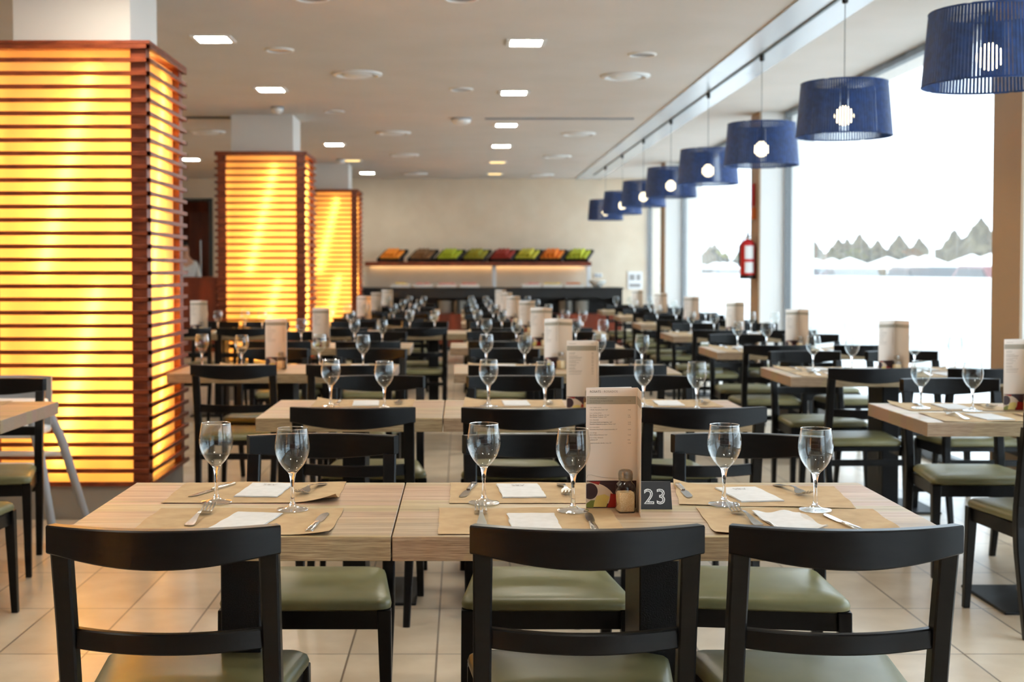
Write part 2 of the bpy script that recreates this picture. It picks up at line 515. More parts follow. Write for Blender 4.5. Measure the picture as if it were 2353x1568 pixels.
# ------------------------------------------------------------ lattice light columns
WC, DC = 0.92, 0.92
Z0, Z1 = 0.18, 2.49
NS = 33
def lattice_column(xr, y0, label):
    """xr: right side, y0: near side"""
    root = empty('lattice_light_column', (xr - WC / 2, y0 + DC / 2, 0))
    tag(root, label, 'light column', 'mahogany lattice columns lit from within')
    hx, hy = WC / 2, DC / 2
    # grey plinth ring, hollow for the pillar
    t = 0.10
    pl = MB()
    i_ = 0.03
    pl.box(-hx + i_, hx - i_, -hy + i_, -hy + i_ + 0.05, 0.0, Z0)
    pl.box(-hx + i_, hx - i_, hy - i_ - 0.05, hy - i_, 0.0, Z0)
    pl.box(-hx + i_, -hx + i_ + 0.05, -hy + i_ + 0.05, hy - i_ - 0.05, 0.0, Z0)
    pl.box(hx - i_ - 0.05, hx - i_, -hy + i_ + 0.05, hy - i_ - 0.05, 0.0, Z0)
    pl.build('plinth', 'plinth', root)
    for sxx in (-1, 1):
        for syy in (-1, 1):
            cx, cy = sxx * (hx - 0.065), syy * (hy - 0.065)
            MB().box(cx - 0.042, cx + 0.042, cy - 0.042, cy + 0.042, Z0, Z1 - 0.005, 0.003, 1).build('corner_post', 'slat', root)
    pitch = (Z1 - 0.03 - Z0) / NS
    for side in range(4):
        sm = MB(); am = MB()
        for k in range(NS + 1):
            z = Z0 + k * pitch
            sm.box(-hx, hx, -hy, -hy + 0.019, z, z + 0.022, 0.0015, 1)
        so = sm.build('slat_screen', 'slat', root)
        so.rotation_euler = (0, 0, side * PI / 2)
        ao = am.box(-hx + 0.108, hx - 0.108, -hy + 0.062, -hy + 0.066, Z0 + 0.01, Z1 - 0.03).build('diffuser_panel', 'acrylic', root)
        ao.rotation_euler = (0, 0, side * PI / 2)
        # two slanting tubes per face
        d = 0.108
        for (xa, za, xb, zb) in ((0.14, Z1 - 0.12, -0.13, 1.28), (0.17, 1.24, -0.06, 0.28)):
            to = MB().tube([(xa, -hy + d, za), (xb, -hy + d, zb)], 0.014, 8).build('fluorescent_tube', 'tube', root, True)
            to.rotation_euler = (0, 0, side * PI / 2)
    # top board closing the light box around the pillar
    tb = MB()
    ph = 0.325
    cxp = (WC / 2 - 0.485); cyp = 0.59 - DC / 2
    x0, x1, y0_, y1_ = cxp - 0.315, cxp + 0.315, cyp - 0.31, cyp + 0.31
    e = 0.0008
    tb.box(-hx, hx, -hy, y0_ - e, Z1 - 0.006, Z1 + 0.012).box(-hx, hx, y1_ + e, hy, Z1 - 0.006, Z1 + 0.012)
    tb.box(-hx, x0 - e, y0_ - e, y1_ + e, Z1 - 0.006, Z1 + 0.012).box(x1 + e, hx, y0_ - e, y1_ + e, Z1 - 0.006, Z1 + 0.012)
    tb.build('top_board', 'slat', root)
    return root
for (xr, y), lb in zip(LC, ('glowing mahogany lattice column nearest the camera, beside the left tables',
                            'glowing mahogany lattice column in the middle distance, second of three',
                            'glowing mahogany lattice column farthest back, near the buffet wall',
                            'glowing mahogany lattice column left of the camera, outside the picture')):
    lattice_column(xr, y, lb)

# ------------------------------------------------------------ chair
def make_chair():
    root = empty('dining_chair')
    # seat cushion: rounded trapezoid, domed
    def outline(wb, wf, yb, yf, r, n=6):
        pts = []
        cs = [((wf, yf), 0), ((-wf, yf), 1), ((-wb, yb), 2), ((wb, yb), 3)]
        for (cx, cy), q in cs:
            ox = cx - math.copysign(r, cx); oy = cy - (r if q < 2 else -r)
            for k in range(n + 1):
                a = q * PI / 2 + PI / 2 * k / n
                pts.append((ox + r * math.cos(a), oy + r * math.sin(a)))
        return pts
    s = MB()
    rings = []
    for inset, z in ((0.012, 0.396), (0.002, 0.402), (0.0, 0.413), (0.004, 0.424), (0.016, 0.432), (0.05, 0.438), (0.11, 0.441)):
        o = outline(0.198 - inset, 0.232 - inset, -0.178 + inset, 0.222 - inset, max(0.035 - inset * 0.2, 0.01))
        rings.append([(x, y, z) for x, y in o])
    s.loft(rings)
    s.build('seat', 'leather', root, True)
    a = MB()
    a.hexa([(-0.205, 0.182, 0.345), (0.205, 0.182, 0.345), (0.205, 0.206, 0.345), (-0.205, 0.206, 0.345),
            (-0.205, 0.182, 0.396), (0.205, 0.182, 0.396), (0.205, 0.206, 0.396), (-0.205, 0.206, 0.396)], bev=0.002)
    for sx_ in (-1, 1):
        a.hexa([(sx_ * 0.188 - 0.011, -0.16, 0.345), (sx_ * 0.188 + 0.011, -0.16, 0.345), (sx_ * 0.208 + 0.011, 0.19, 0.345), (sx_ * 0.208 - 0.011, 0.19, 0.345),
                (sx_ * 0.188 - 0.011, -0.16, 0.396), (sx_ * 0.188 + 0.011, -0.16, 0.396), (sx_ * 0.208 + 0.011, 0.19, 0.396), (sx_ * 0.208 - 0.011, 0.19, 0.396)])
    a.box(-0.185, 0.185, -0.172, -0.152, 0.372, 0.396)
    a.build('seat_frame', 'black', root)
    for sx_ in (-1, 1):      # front legs
        xt, xb = sx_ * 0.213, sx_ * 0.222
        yt, yb = 0.200, 0.222
        l = MB()
        def sq(cx, cy, hw, hd, z): return [(cx - hw, cy - hd, z), (cx + hw, cy - hd, z), (cx + hw, cy + hd, z), (cx - hw, cy + hd, z)]
        l.hexa(sq(xb, yb, 0.0125, 0.0125, 0) + sq(xt, yt, 0.019, 0.019, 0.400), bev=0.003)
        l.build('front_leg', 'black', root)
    for sx_ in (-1, 1):      # rear legs run up into the back posts
        l = MB()
        prof = [(0.0, -0.232, 0.013, 0.014), (0.30, -0.190, 0.017, 0.019), (0.395, -0.180, 0.018, 0.021), (0.47, -0.184, 0.018, 0.020), (0.60, -0.206, 0.0185, 0.018), (0.757, -0.237, 0.0195, 0.016)]
        rings = []
        for z, y, hw, hd in prof:
            cx = sx_ * (0.204 - (0.010 if z < 0.2 else 0.0))
            c = 0.004
            rings.append([(cx - hw + c, y - hd, z), (cx + hw - c, y - hd, z), (cx + hw, y - hd + c, z), (cx + hw, y + hd - c, z),
                          (cx + hw - c, y + hd, z), (cx - hw + c, y + hd, z), (cx - hw, y + hd - c, z), (cx - hw, y - hd + c, z)])
        l.loft(rings)
        l.build('rear_leg', 'black', root)
    def bowed(hw, yend, bow, z0e, z0c, z1e, z1c, th, name, n=18):
        rings = []
        for i in range(n + 1):
            x = -hw + 2 * hw * i / n
            q = 1 - (x / hw) ** 2
            y = yend - bow * q
            dydx = 2 * bow * x / hw ** 2
            nx, ny = -dydx, 1.0
            ll = math.hypot(nx, ny); nx /= ll; ny /= ll
            zb = z0e + (z0c - z0e) * (q ** 1.3); zt = z1e + (z1c - z1e) * q
            t2 = th / 2; b = 0.003
            ring = []
            for (dn, z) in ((-t2, zb + b), (-t2, zt - b), (-t2 + b, zt), (t2 - b, zt), (t2, zt - b), (t2, zb + b), (t2 - b, zb), (-t2 + b, zb)):
                ring.append((x + nx * dn, y + ny * dn, z))
            rings.append(ring)
        return MB().loft(rings).build(name, 'black', root, True)
    bowed(0.2235, -0.243, 0.056, 0.756, 0.735, 0.812, 0.812, 0.028, 'top_rail')
    bowed(0.190, -0.200, 0.042, 0.556, 0.553, 0.597, 0.595, 0.020, 'lower_rail')
    MB().box(-0.19, 0.19, -0.203, -0.183, 0.300, 0.332, 0.002, 1).build('stretcher', 'black', root)
    return root
CH = Proto(make_chair())
def chair(x, y, face, label, group='black dining chairs with olive seats', rot=0.0):
    rz = (0.0 if face > 0 else PI) + R(rot)
    return CH.place((x, y, 0), rz, label, 'chair', group)

# ------------------------------------------------------------ tables
TOPZ = 0.75
def table(x0, x1, yf, label, group='restaurant tables', depth=0.70):
    r = empty('restaurant_table', ((x0 + x1) / 2, yf + depth / 2, 0))
    tag(r, label, 'table', group)
    hw, hd = (x1 - x0) / 2, depth / 2
    t = MB().box(-hw, hw, -hd, hd, TOPZ - 0.052, TOPZ, 0.0015, 1)
    me = t.build('tabletop', ['top', 'edge'], r)
    for p in me.data.polygons:
        if abs(p.normal.z) < 0.5: p.material_index = 1
    MB().box(-0.045, 0.045, -0.13, 0.13, 0.012, TOPZ - 0.062, 0.003, 1).build('pedestal', 'pedestal', r)
    MB().box(-0.25, 0.25, -0.22, 0.22, 0.0, 0.012, 0.004, 2).build('base_plate', 'pedestal', r)
    MB().box(-0.20, 0.20, -0.2, 0.2, TOPZ - 0.062, TOPZ - 0.052).build('mounting_plate', 'pedestal', r)
    return r

# ------------------------------------------------------------ tableware prototypes
def make_glass():
    root = empty('wine_glass')
    def lathe_open(prof, n=32):
        m_ = MB()
        m_.lathe(prof, n=n, cap=False)
        return m_
    outer = [(0.0075, 0.0835), (0.0110, 0.0885), (0.0175, 0.0950), (0.0250, 0.1035), (0.0325, 0.1155), (0.0382, 0.1300), (0.0405, 0.1430), (0.0400, 0.1560), (0.0378, 0.1710), (0.0348, 0.190)]
    inner = [(r - 0.0011, z) for r, z in reversed(outer[2:])]
    inner[0] = (0.0337, 0.190)
    prof = outer + [(0.0345, 0.1908), (0.0340, 0.1908)] + inner + [(0.009, 0.0910), (0.0002, 0.0890)]
    lathe_open(prof, 40).build('bowl', 'glass', root, True)
    rp_ = [(0.03425 * math.cos(2 * PI * k / 40), 0.03425 * math.sin(2 * PI * k / 40), 0.1908) for k in range(41)]
    MB().tube(rp_, 0.0008, 6).build('rim', 'rimglass', root, True)
    # stem and foot
    ft = [(0.0001, 0.0), (0.036, 0.0), (0.0372, 0.0012), (0.0365, 0.0024), (0.024, 0.0045), (0.013, 0.0075), (0.0075, 0.0125), (0.0001, 0.0126)]
    MB().lathe(ft, n=36, cap=False).build('foot', 'footglass', root, True)
    st = [(0.0001, 0.0124), (0.0074, 0.0126), (0.0052, 0.02), (0.0042, 0.035), (0.0040, 0.052), (0.0045, 0.062), (0.0056, 0.072), (0.0078, 0.0820), (0.0100, 0.0868), (0.0001, 0.0872)]
    MB().lathe(st, n=28, cap=False).build('stem', 'solidglass', root, True)
    return root
GL = Proto(make_glass())

def make_fork():
    # along +Y: tines at +Y, length .195
    def zprof(y):
        # gently S-curved
        ks = [(-0.10, 0.0012), (-0.06, 0.004), (-0.015, 0.0115), (0.015, 0.0135), (0.035, 0.008), (0.052, 0.0035), (0.068, 0.0055), (0.085, 0.011), (0.1, 0.018)]
        for (ya, za), (yb, zb) in zip(ks[:-1], ks[1:]):
            if y <= yb:
                q = (y - ya) / (yb - ya); return za + (zb - za) * q
        return ks[-1][1]
    m_ = MB()
    def strip(stations, th=0.0018):
        rings = []
        for y, xa, xb in stations:
            z = zprof(y)
            rings.append([(xa, y, z), (xb, y, z), (xb, y, z + th), (xa, y, z + th)])
        m_.loft(rings)
    strip([(-0.097, -0.007, 0.007), (-0.094, -0.0095, 0.0095), (-0.08, -0.0095, 0.0095), (-0.05, -0.0065, 0.0065), (-0.015, -0.0035, 0.0035), (0.01, -0.003, 0.003), (0.025, -0.0045, 0.0045), (0.034, -0.0105, 0.0105), (0.042, -0.0125, 0.0125), (0.052, -0.0128, 0.0128)])
    for k in range(4):
        c = -0.0105 + 0.007 * k
        strip([(0.050, c - 0.0023, c + 0.0023), (0.062, c - 0.0017, c + 0.0017), (0.08, c - 0.0016, c + 0.0016), (0.094, c - 0.0014, c + 0.0014), (0.0985, c - 0.0006, c + 0.0006)])
    for v in m_.bm.verts: v.co.x *= 1.15
    return m_.build('fork', 'steel', None, True)
def make_knife():
    m_ = MB()
    rings = []
    for y, xa, xb, th in [(-0.105, -0.006, 0.006, 0.004), (-0.102, -0.009, 0.009, 0.0065), (-0.06, -0.0082, 0.0082, 0.007), (-0.01, -0.0065, 0.0065, 0.006), (0.0, -0.005, 0.005, 0.005)]:
        rings.append([(xa, y, 0.0002), (xb, y, 0.0002), (xb * 1.0, y, th * 0.6), (xb * 0.6, y, th), (xa * 0.6, y, th), (xa, y, th * 0.6)])
    m_.loft(rings)
    rings = []
    for y, xa, xb in [(-0.002, -0.0042, 0.0042), (0.01, -0.0085, 0.0085), (0.03, -0.0095, 0.0095), (0.06, -0.0095, 0.0098), (0.085, -0.0085, 0.0095), (0.1, -0.003, 0.0085), (0.106, 0.003, 0.006)]:
        rings.append([(xa, y, 0.0012), (xb, y, 0.0008), (xb, y, 0.0016), (xa, y, 0.003)])
    m_.loft(rings)
    return m_.build('table_knife', 'steel', None, True)
FK = Proto(make_fork()); KN = Proto(make_knife())

def sheet(name, w_, d_, th, wav, curls, mat, seed, z0=0.0005, nx=22, ny=16):
    """paper sheet with wavy edges; curls: list of (cx,cy,radius,height) in -1..1 corner coords"""
    rr = random.Random(seed)
    ph = [rr.uniform(0, 6.28) for _ in range(4)]
    m_ = MB()
    def zz(u, v):
        e = max(abs(u), abs(v)) ** 6
        z = z0 + wav * e * (0.5 + 0.5 * math.sin(5 * u + ph[0]) * math.sin(4 * v + ph[1]))
        for cx, cy, rad, hgt in curls:
            d = math.hypot((u - cx), (v - cy))
            if d < rad: z += hgt * (1 - d / rad) ** 2
        return z
    top = []; bot = []
    for j in range(ny + 1):
        v = -1 + 2 * j / ny
        rowt = []; rowb = []
        for i in range(nx + 1):
            u = -1 + 2 * i / nx
            x = u * w_ / 2 + 0.0012 * math.sin(7 * v + ph[2]) ; y = v * d_ / 2 + 0.0012 * math.sin(6 * u + ph[3])
            z = zz(u, v)
            rowt.append(m_.bm.verts.new((x, y, z + th))); rowb.append(m_.bm.verts.new((x, y, z)))
        top.append(rowt); bot.append(rowb)
    for j in range(ny):
        for i in range(nx):
            m_.bm.faces.new((top[j][i], top[j][i + 1], top[j + 1][i + 1], top[j + 1][i]))
            m_.bm.faces.new((bot[j][i], bot[j + 1][i], bot[j + 1][i + 1], bot[j][i + 1]))
    for j in range(ny):
        m_.bm.faces.new((top[j][0], top[j + 1][0], bot[j + 1][0], bot[j][0]))
        m_.bm.faces.new((top[j + 1][nx], top[j][nx], bot[j][nx], bot[j + 1][nx]))
    for i in range(nx):
        m_.bm.faces.new((top[0][i + 1], top[0][i], bot[0][i], bot[0][i + 1]))
        m_.bm.faces.new((top[ny][i], top[ny][i + 1], bot[ny][i + 1], bot[ny][i]))
    return m_.build(name, mat, None, True)
PM = Proto(sheet('paper_placemat', 0.42, 0.305, 0.0004, 0.003, [(1, -1, 0.5, 0.012)], 'paper', 1))

def make_napkin(seed, loose=0.0, logo=False):
    root = empty('paper_napkin')
    rr = random.Random(seed)
    for k in range(3):
        dx = rr.uniform(-0.0015, 0.0015)
        o = sheet('folded_layer', 0.108 - 0.001 * k, 0.205 - 0.002 * k, 0.0007, 0.0005 + loose * (2 - k) * 0.0035, [(1, -1, 0.8, loose * 0.004 * (k + 1))], 'napkin', seed * 7 + k, z0=0.0004 + 0.0010 * k, nx=10, ny=14)
        o.parent = root; o.location = (dx, -0.002 * loose * k, 0)
    if logo:
        me = text_mesh([('A&S', 0, 0, 0.020, 'ink', 'CENTER')], 'printed_mark')
        t = mesh_obj('printed_mark', me, root)
        t.rotation_euler = (R(-90), 0, PI); t.location = (0, 0.078, 0.0042); t.scale = (1, 1, 1.7)
    return root
NP = Proto(make_napkin(3)); NL = Proto(make_napkin(5, 0.0, True)); NQ = Proto(make_napkin(8, 1.0))

def make_shaker():
    root = empty('salt_shaker')
    def rsq(hw, r, z, n=4):
        pts = []
        for q, (sx_, sy_) in enumerate(((1, 1), (-1, 1), (-1, -1), (1, -1))):
            for k in range(n + 1):
                a = q * PI / 2 + PI / 2 * k / n
                pts.append((sx_ * (hw - r) + r * math.cos(a), sy_ * (hw - r) + r * math.sin(a), z))
        return pts
    MB().loft([rsq(0.019, 0.006, 0.0), rsq(0.0205, 0.007, 0.002), rsq(0.0205, 0.007, 0.058), rsq(0.0185, 0.008, 0.065), rsq(0.0145, 0.012, 0.070), rsq(0.0135, 0.0134, 0.077)]).build('glass_jar', 'glass', root, True)
    MB().loft([rsq(0.0170, 0.005, 0.003), rsq(0.0185, 0.006, 0.006), rsq(0.0185, 0.006, 0.043), rsq(0.0165, 0.006, 0.047)]).build('salt_and_rice', 'rice', root, True)
    lid = [(0.0001, 0.074), (0.0158, 0.074), (0.0168, 0.0755), (0.0165, 0.079), (0.0172, 0.080), (0.0166, 0.083), (0.0172, 0.0845), (0.0168, 0.090), (0.0150, 0.0955), (0.0100, 0.0985), (0.0001, 0.0995)]
    MB().lathe(lid, n=24, cap=False).build('metal_lid', 'lid', root, True)
    return root
SK = Proto(make_shaker())

MENU_TEXT = [
    ('ROSATS', 0.0085, 0.2735, 0.0072, 'textdark', 'LEFT'), ('ROSADOS', 0.0415, 0.2735, 0.0072, 'textlight', 'LEFT'),
    ('VÍ ROSAT RECOMANAT', 0.0085, 0.2585, 0.0038, 'textdark', 'LEFT'), ('VINO ROSADO RECOMENDADO', 0.047, 0.2585, 0.0034, 'textlight', 'LEFT'),
    ('Viña Sardà Rosado de Llàgrima Garnacha', 0.0085, 0.2530, 0.0033, 'textdark', 'LEFT'), ('D.O. Navarra 12,5º', 0.0085, 0.2490, 0.0032, 'textdark', 'LEFT'),
    ('11,75', 0.098, 0.2525, 0.0033, 'textdark', 'LEFT'),
]
for s_, z_, mk_, pr_ in [
    ('D.O. TERRA ALTA', 0.2370, 'textlight', None), ("L'Abellà, Garnacha, Syrah 12,5º", 0.2320, 'textdark', '12,45'),
    ('D.O. CATALUNYA', 0.2240, 'textlight', None), ('René Barbier Tradición, 1/2 12,5º', 0.2192, 'textdark', '7,50'), ('René Barbier Tradición 12,5º', 0.2148, 'textdark', '10,95'),
    ('D.O. PENEDÈS', 0.2078, 'textlight', None), ('Mont Sardà Merlot de Llàgrimes, 12,5º', 0.2026, 'textdark', '12,45'), ('Raquelina, Cabernet sauvignon, Merlot 12,5º', 0.1980, 'textdark', '15,95'),
    ('D.O. NAVARRA', 0.1905, 'textlight', None), ('Homenaje, Gran Feudo rosado tempranillo 13º', 0.1856, 'textdark', '12,45'),
    ('D.O. RIOJA', 0.1775, 'textlight', None), ('Ramón Bilbao, Garnacha 12,5º', 0.1728, 'textdark', '12,45'),
    ('D.O. VI DEL PENEDÈS', 0.1660, 'textlight', None), ('Lambrusco 8º', 0.1612, 'textdark', '9,95'),
    ('Sangría La Sureña, Botella 1 litre, 7,5º', 0.1535, 'textdark', '13,45')]:
    MENU_TEXT.append((s_, 0.0085, z_, 0.0034, mk_, 'LEFT'))
    if pr_: MENU_TEXT.append((pr_, 0.098, z_ - 0.0003, 0.0033, mk_, 'LEFT'))

def make_menu(full):
    """three upright panels folded in a Z; centre panel spans x 0..PW facing -Y"""
    PW, PH = 0.121, 0.285
    root = empty('folded_menu')
    t = 0.0006
    MB().box(0, PW, 0, t, 0, PH).build('centre_panel', 'menu', root)
    rp_ = MB().box(0, PW * 0.92, 0, t, 0, PH).build('right_panel', 'menu', root); rp_.location = (PW - 0.0002, 0, 0); rp_.rotation_euler = (0, 0, R(-95))
    lp = MB().box(0, PW * 0.92, 0, t, 0, PH).build('left_panel', 'menuwhite', root); lp.location = (0.0002, 0.0006, 0); lp.rotation_euler = (0, 0, R(10))
    e = 0.0005
    def decal(par, yy_, flip):
        # bands and pictures lie a hair in front of the card
        a = MB(); a.box(0.001, PW - 0.004 if par is root else PW * 0.92 - 0.004, yy_ - 0.0001, yy_, 0.246, 0.265)
        a.build('olive_band', 'band', par)
        wmax = PW - 0.002 if par is root else PW * 0.92 - 0.002
        pic = MB()
        y1 = yy_
        def P(pts, mi, dy): pic.prism([(x, y1 - dy, z) for x, z in pts], (0, 0.00006, 0), mi)
        P([(0.001, 0.001), (wmax, 0.001), (wmax, 0.066), (0.001, 0.066)], 0, 0.00008)
        P([(0.001, 0.012)] + [(0.001 + 0.07 * math.sin(a_), 0.012 + 0.052 * math.cos(a_)) for a_ in [k * PI / 2 / 10 for k in range(11)]], 1, 0.00018)
        P([(0.010 + 0.018 * math.cos(k * PI / 12) if 0.010 + 0.018 * math.cos(k * PI / 12) > 0.001 else 0.001, 0.041 + 0.019 * math.sin(k * PI / 12)) for k in range(24)], 0, 0.00030)
        P([(0.001, 0.003), (0.016, 0.002), (0.036, 0.012), (0.030, 0.02), (0.012, 0.02), (0.001, 0.012)], 3, 0.00042)
        P([(0.018, 0.004), (0.048, 0.004), (0.056, 0.028), (0.044, 0.034), (0.026, 0.030), (0.020, 0.016)], 2, 0.00054)
        P([(0.050, 0.003), (wmax - 0.02, 0.003), (wmax - 0.03, 0.03), (0.058, 0.036), (0.056, 0.02)], 4, 0.00066)
        P([(0.006, 0.064), (0.034, 0.064), (0.030, 0.056)], 4, 0.00066)
        pic.build('food_picture', ['pmaroon', 'pcream', 'pyellow', 'pgreen', 'pred'], par)
    decal(root, -0.0002, False)
    if full:
        tx = mesh_obj('printed_text', text_mesh(MENU_TEXT, 'printed_text'), root); tx.location = (0, -0.0006, 0)
        # thin drawn line above the picture
        MB().tube([(0.002, -0.0004, 0.072), (0.004, -0.0004, 0.079), (0.012, -0.0004, 0.080), (0.03, -0.0004, 0.075), (0.06, -0.0004, 0.0715), (0.11, -0.0004, 0.070)], 0.00022, 4).build('drawn_line', 'textdark', root)
    else:
        ln = MB()
        rr = random.Random(4)
        for z_ in [0.272, 0.259, 0.253, 0.237, 0.232, 0.224, 0.219, 0.2148, 0.2078, 0.2026, 0.198, 0.1905, 0.1856, 0.1775, 0.1728, 0.166, 0.161, 0.1535]:
            ww = rr.uniform(0.02, 0.055)
            ln.box(0.009, 0.009 + ww, -0.0005, -0.0004, z_, z_ + 0.0012)
            ln.box(0.098, 0.106, -0.0005, -0.0004, z_, z_ + 0.0012)
        ln.build('printed_lines', 'textlight', root)
    for pn, nm in ((rp_, 'r'), (lp, 'l')):
        yb_ = -0.0002
        MB().box(0.001, PW * 0.92 - 0.001, yb_ - 0.0001, yb_, 0.246, 0.265).build('olive_band', 'band', pn)
    return root
MF = Proto(make_menu(True)); MN = Proto(make_menu(False))

# ------------------------------------------------------------ front table group (exact places)
table(-0.857, -0.1485, 2.73, 'small square oak-topped table left of the seam in the front row', 'oak-topped tables in the front rows')
table(-0.1455, 1.047, 2.73, 'long oak-topped table with the number card 23, front row', 'oak-topped tables in the front rows')
chair(-0.582, 2.79, 1, 'black chair with its back to the camera, leftmost in the front row')
chair(0.246, 2.79, 1, 'black chair with its back to the camera, in front of the number 23 card')
chair(0.752, 2.79, 1, 'black chair with its back to the camera, rightmost in the front row')
chair(-0.420, 3.685, -1, 'black chair facing the camera across the small front table')
chair(0.232, 3.685, -1, 'black chair facing the camera behind the middle of the front table')
chair(0.835, 3.685, -1, 'black chair facing the camera, turned slightly, behind the front table at right', rot=-7)

GG = 'wine glasses set out on the tables'
Z = TOPZ + 0.0002
ZP = TOPZ + 0.0012       # top of a placemat
def glass(x, y, label, z=None):
    GL.place((x, y, Z if z is None else z), rnd.uniform(0, 6), label, 'wine glass', GG)
for x, y, lb in [(-0.589, 3.125, 'empty stemmed wine glass, leftmost on the front table'),
                 (-0.393, 3.025, 'empty stemmed wine glass between the two left placemats of the front table'),
                 (0.054, 3.115, 'empty stemmed wine glass right of the seam on the front table'),
                 (0.259, 3.010, 'empty stemmed wine glass just left of the tall front menu'),
                 (0.626, 3.095, 'empty stemmed wine glass right of the number 23 card'),
                 (0.823, 3.020, 'empty stemmed wine glass, rightmost on the front table')]:
    glass(x, y, lb, ZP + 0.0012)

def mat_at(x, y, rz, label, seed, curls, sw=0.42, sd=0.305):
    o = sheet('paper_placemat', sw, sd, 0.0004, 0.0022, curls, 'paper', seed)
    o.location = (x, y, TOPZ + 0.0002); o.rotation_euler = (0, 0, R(rz))
    tag(o, label, 'placemat', 'brown paper placemats')
mat_at(-0.512, 3.272, 0.5, 'brown paper placemat far left on the front table, right corner curled up', 11, [(1, -1, 0.55, 0.022)])
mat_at(-0.492, 2.895, -1.0, 'brown paper placemat near left on the front table', 12, [(1, -1, 0.5, 0.008)], 0.43)
mat_at(0.172, 3.268, 0, 'brown paper placemat at the far middle seat of the front table', 13, [(1, -1, 0.3, 0.004)], 0.40)
mat_at(0.150, 2.900, 0.5, 'brown paper placemat at the near middle seat of the front table', 14, [(1, -1, 0.4, 0.010)], 0.40)
mat_at(0.742, 3.225, -6.5, 'brown paper placemat far right on the front table, left corner lifted', 15, [(-1, 1, 0.4, 0.014)], 0.41)
mat_at(0.750, 2.893, -2.5, 'brown paper placemat near right on the front table', 16, [(-1, -1, 0.4, 0.004)], 0.41, 0.30)
def nap(P_, x, y, rz, label): P_.place((x, y, ZP), R(rz), label, 'napkin', 'folded white paper napkins')
nap(NL, -0.500, 3.300, -4, 'white paper napkin with grey mark, far left on the front table')
nap(NP, -0.478, 2.885, -9, 'white paper napkin on the near left placemat of the front table')
nap(NL, 0.150, 3.290, 3, 'white paper napkin with grey mark at the far middle seat')
nap(NP, 0.161, 2.875, 1, 'white paper napkin on the near middle placemat of the front table')
nap(NL, 0.715, 3.235, 7, 'white paper napkin with grey mark, far right on the front table')
nap(NQ, 0.728, 2.885, 3, 'loosely folded white paper napkin at the near right seat')
def fork(x, y, rz, label, z=None): FK.place((x, y, (ZP + 0.0004) if z is None else z), R(rz), label, 'fork', 'steel forks')
def knife(x, y, rz, label, z=None): KN.place((x, y, (ZP + 0.0004) if z is None else z), R(rz), label, 'knife', 'steel knives')
fork(-0.590, 2.930, -3, 'steel fork at the near left place of the front table')
knife(-0.318, 2.875, -4, 'steel knife at the near left place of the front table')
knife(-0.632, 3.300, 160, 'steel knife at the far left place, under the leftmost glass')
fork(-0.382, 3.300, 166, 'steel fork at the far left place, tines pointing at the camera')
fork(0.045, 2.935, 0, 'steel fork at the near middle place of the front table')
knife(0.288, 2.875, -1, 'steel knife at the near middle place, below the tall menu')
knife(0.018, 3.295, 171, 'steel knife at the far middle place of the front table')
fork(0.262, 3.290, 182, 'steel fork at the far middle place, behind a glass stem')
knife(0.562, 3.290, 180, 'steel knife at the far right place beside the number card')
fork(0.836, 3.280, 191, 'steel fork at the far right place, leaning toward the glass')
fork(0.640, 2.930, 6, 'steel fork at the near right place of the front table')
knife(0.842, 2.865, 7, 'steel knife at the near right place of the front table')
# the menu, the shaker and the number card
MF.place((0.2925, 3.052, TOPZ + 0.0002), R(1.5), 'tall folded wine list headed ROSATS ROSADOS on the front table', 'menu', 'folded menus on the tables')
SK.place((0.3805, 3.012, TOPZ + 0.0002), R(8), 'square glass salt shaker with metal lid in front of the front menu', 'salt shaker', 'salt shakers')
def number_card():
    r = empty('table_number_card', (0.455, 3.065, TOPZ + 0.0002), R(-2)); tag(r, 'black tent card reading 23 beside the tall menu', 'table number')
    c = MB()
    hw, hh, dp, t = 0.040, 0.062, 0.022, 0.002
    # leaning front leaf, back leaf, joined at the ridge
    c.hexa([(-hw, -dp, 0), (hw, -dp, 0), (hw, -dp + t, 0), (-hw, -dp + t, 0), (-hw + 0.002, 0, hh), (hw - 0.002, 0, hh), (hw - 0.002, t, hh), (-hw + 0.002, t, hh)], bev=0.0006)
    c.build('front_leaf', 'slate', r)
    MB().hexa([(-hw, dp, 0), (hw, dp, 0), (hw, dp + t, 0), (-hw, dp + t, 0), (-hw + 0.002, t, hh), (hw - 0.002, t, hh), (hw - 0.002, 2 * t, hh), (-hw + 0.002, 2 * t, hh)], bev=0.0006).build('back_leaf', 'slate', r)
    tm = mesh_obj('painted_digits', text_mesh([('2', -0.0135, 0.0, 0.050, 'chalk', 'CENTER'), ('3', 0.0145, 0.0, 0.050, 'chalk', 'CENTER')], 'painted_digits'), r)
    tm.location = (0, -dp - 0.0006 + 0.0045, 0.0125); tm.rotation_euler = (-math.atan2(dp, hh), 0, 0)
    tk = mesh_obj('digit_cores', text_mesh([('2', -0.0135, 0.0, 0.050, 'chalkdark', 'CENTER'), ('3', 0.0145, 0.0, 0.050, 'chalkdark', 'CENTER')], 'digit_cores'), r)
    tk.location = (0, -dp - 0.0009 + 0.0045, 0.0125); tk.rotation_euler = tm.rotation_euler
number_card()

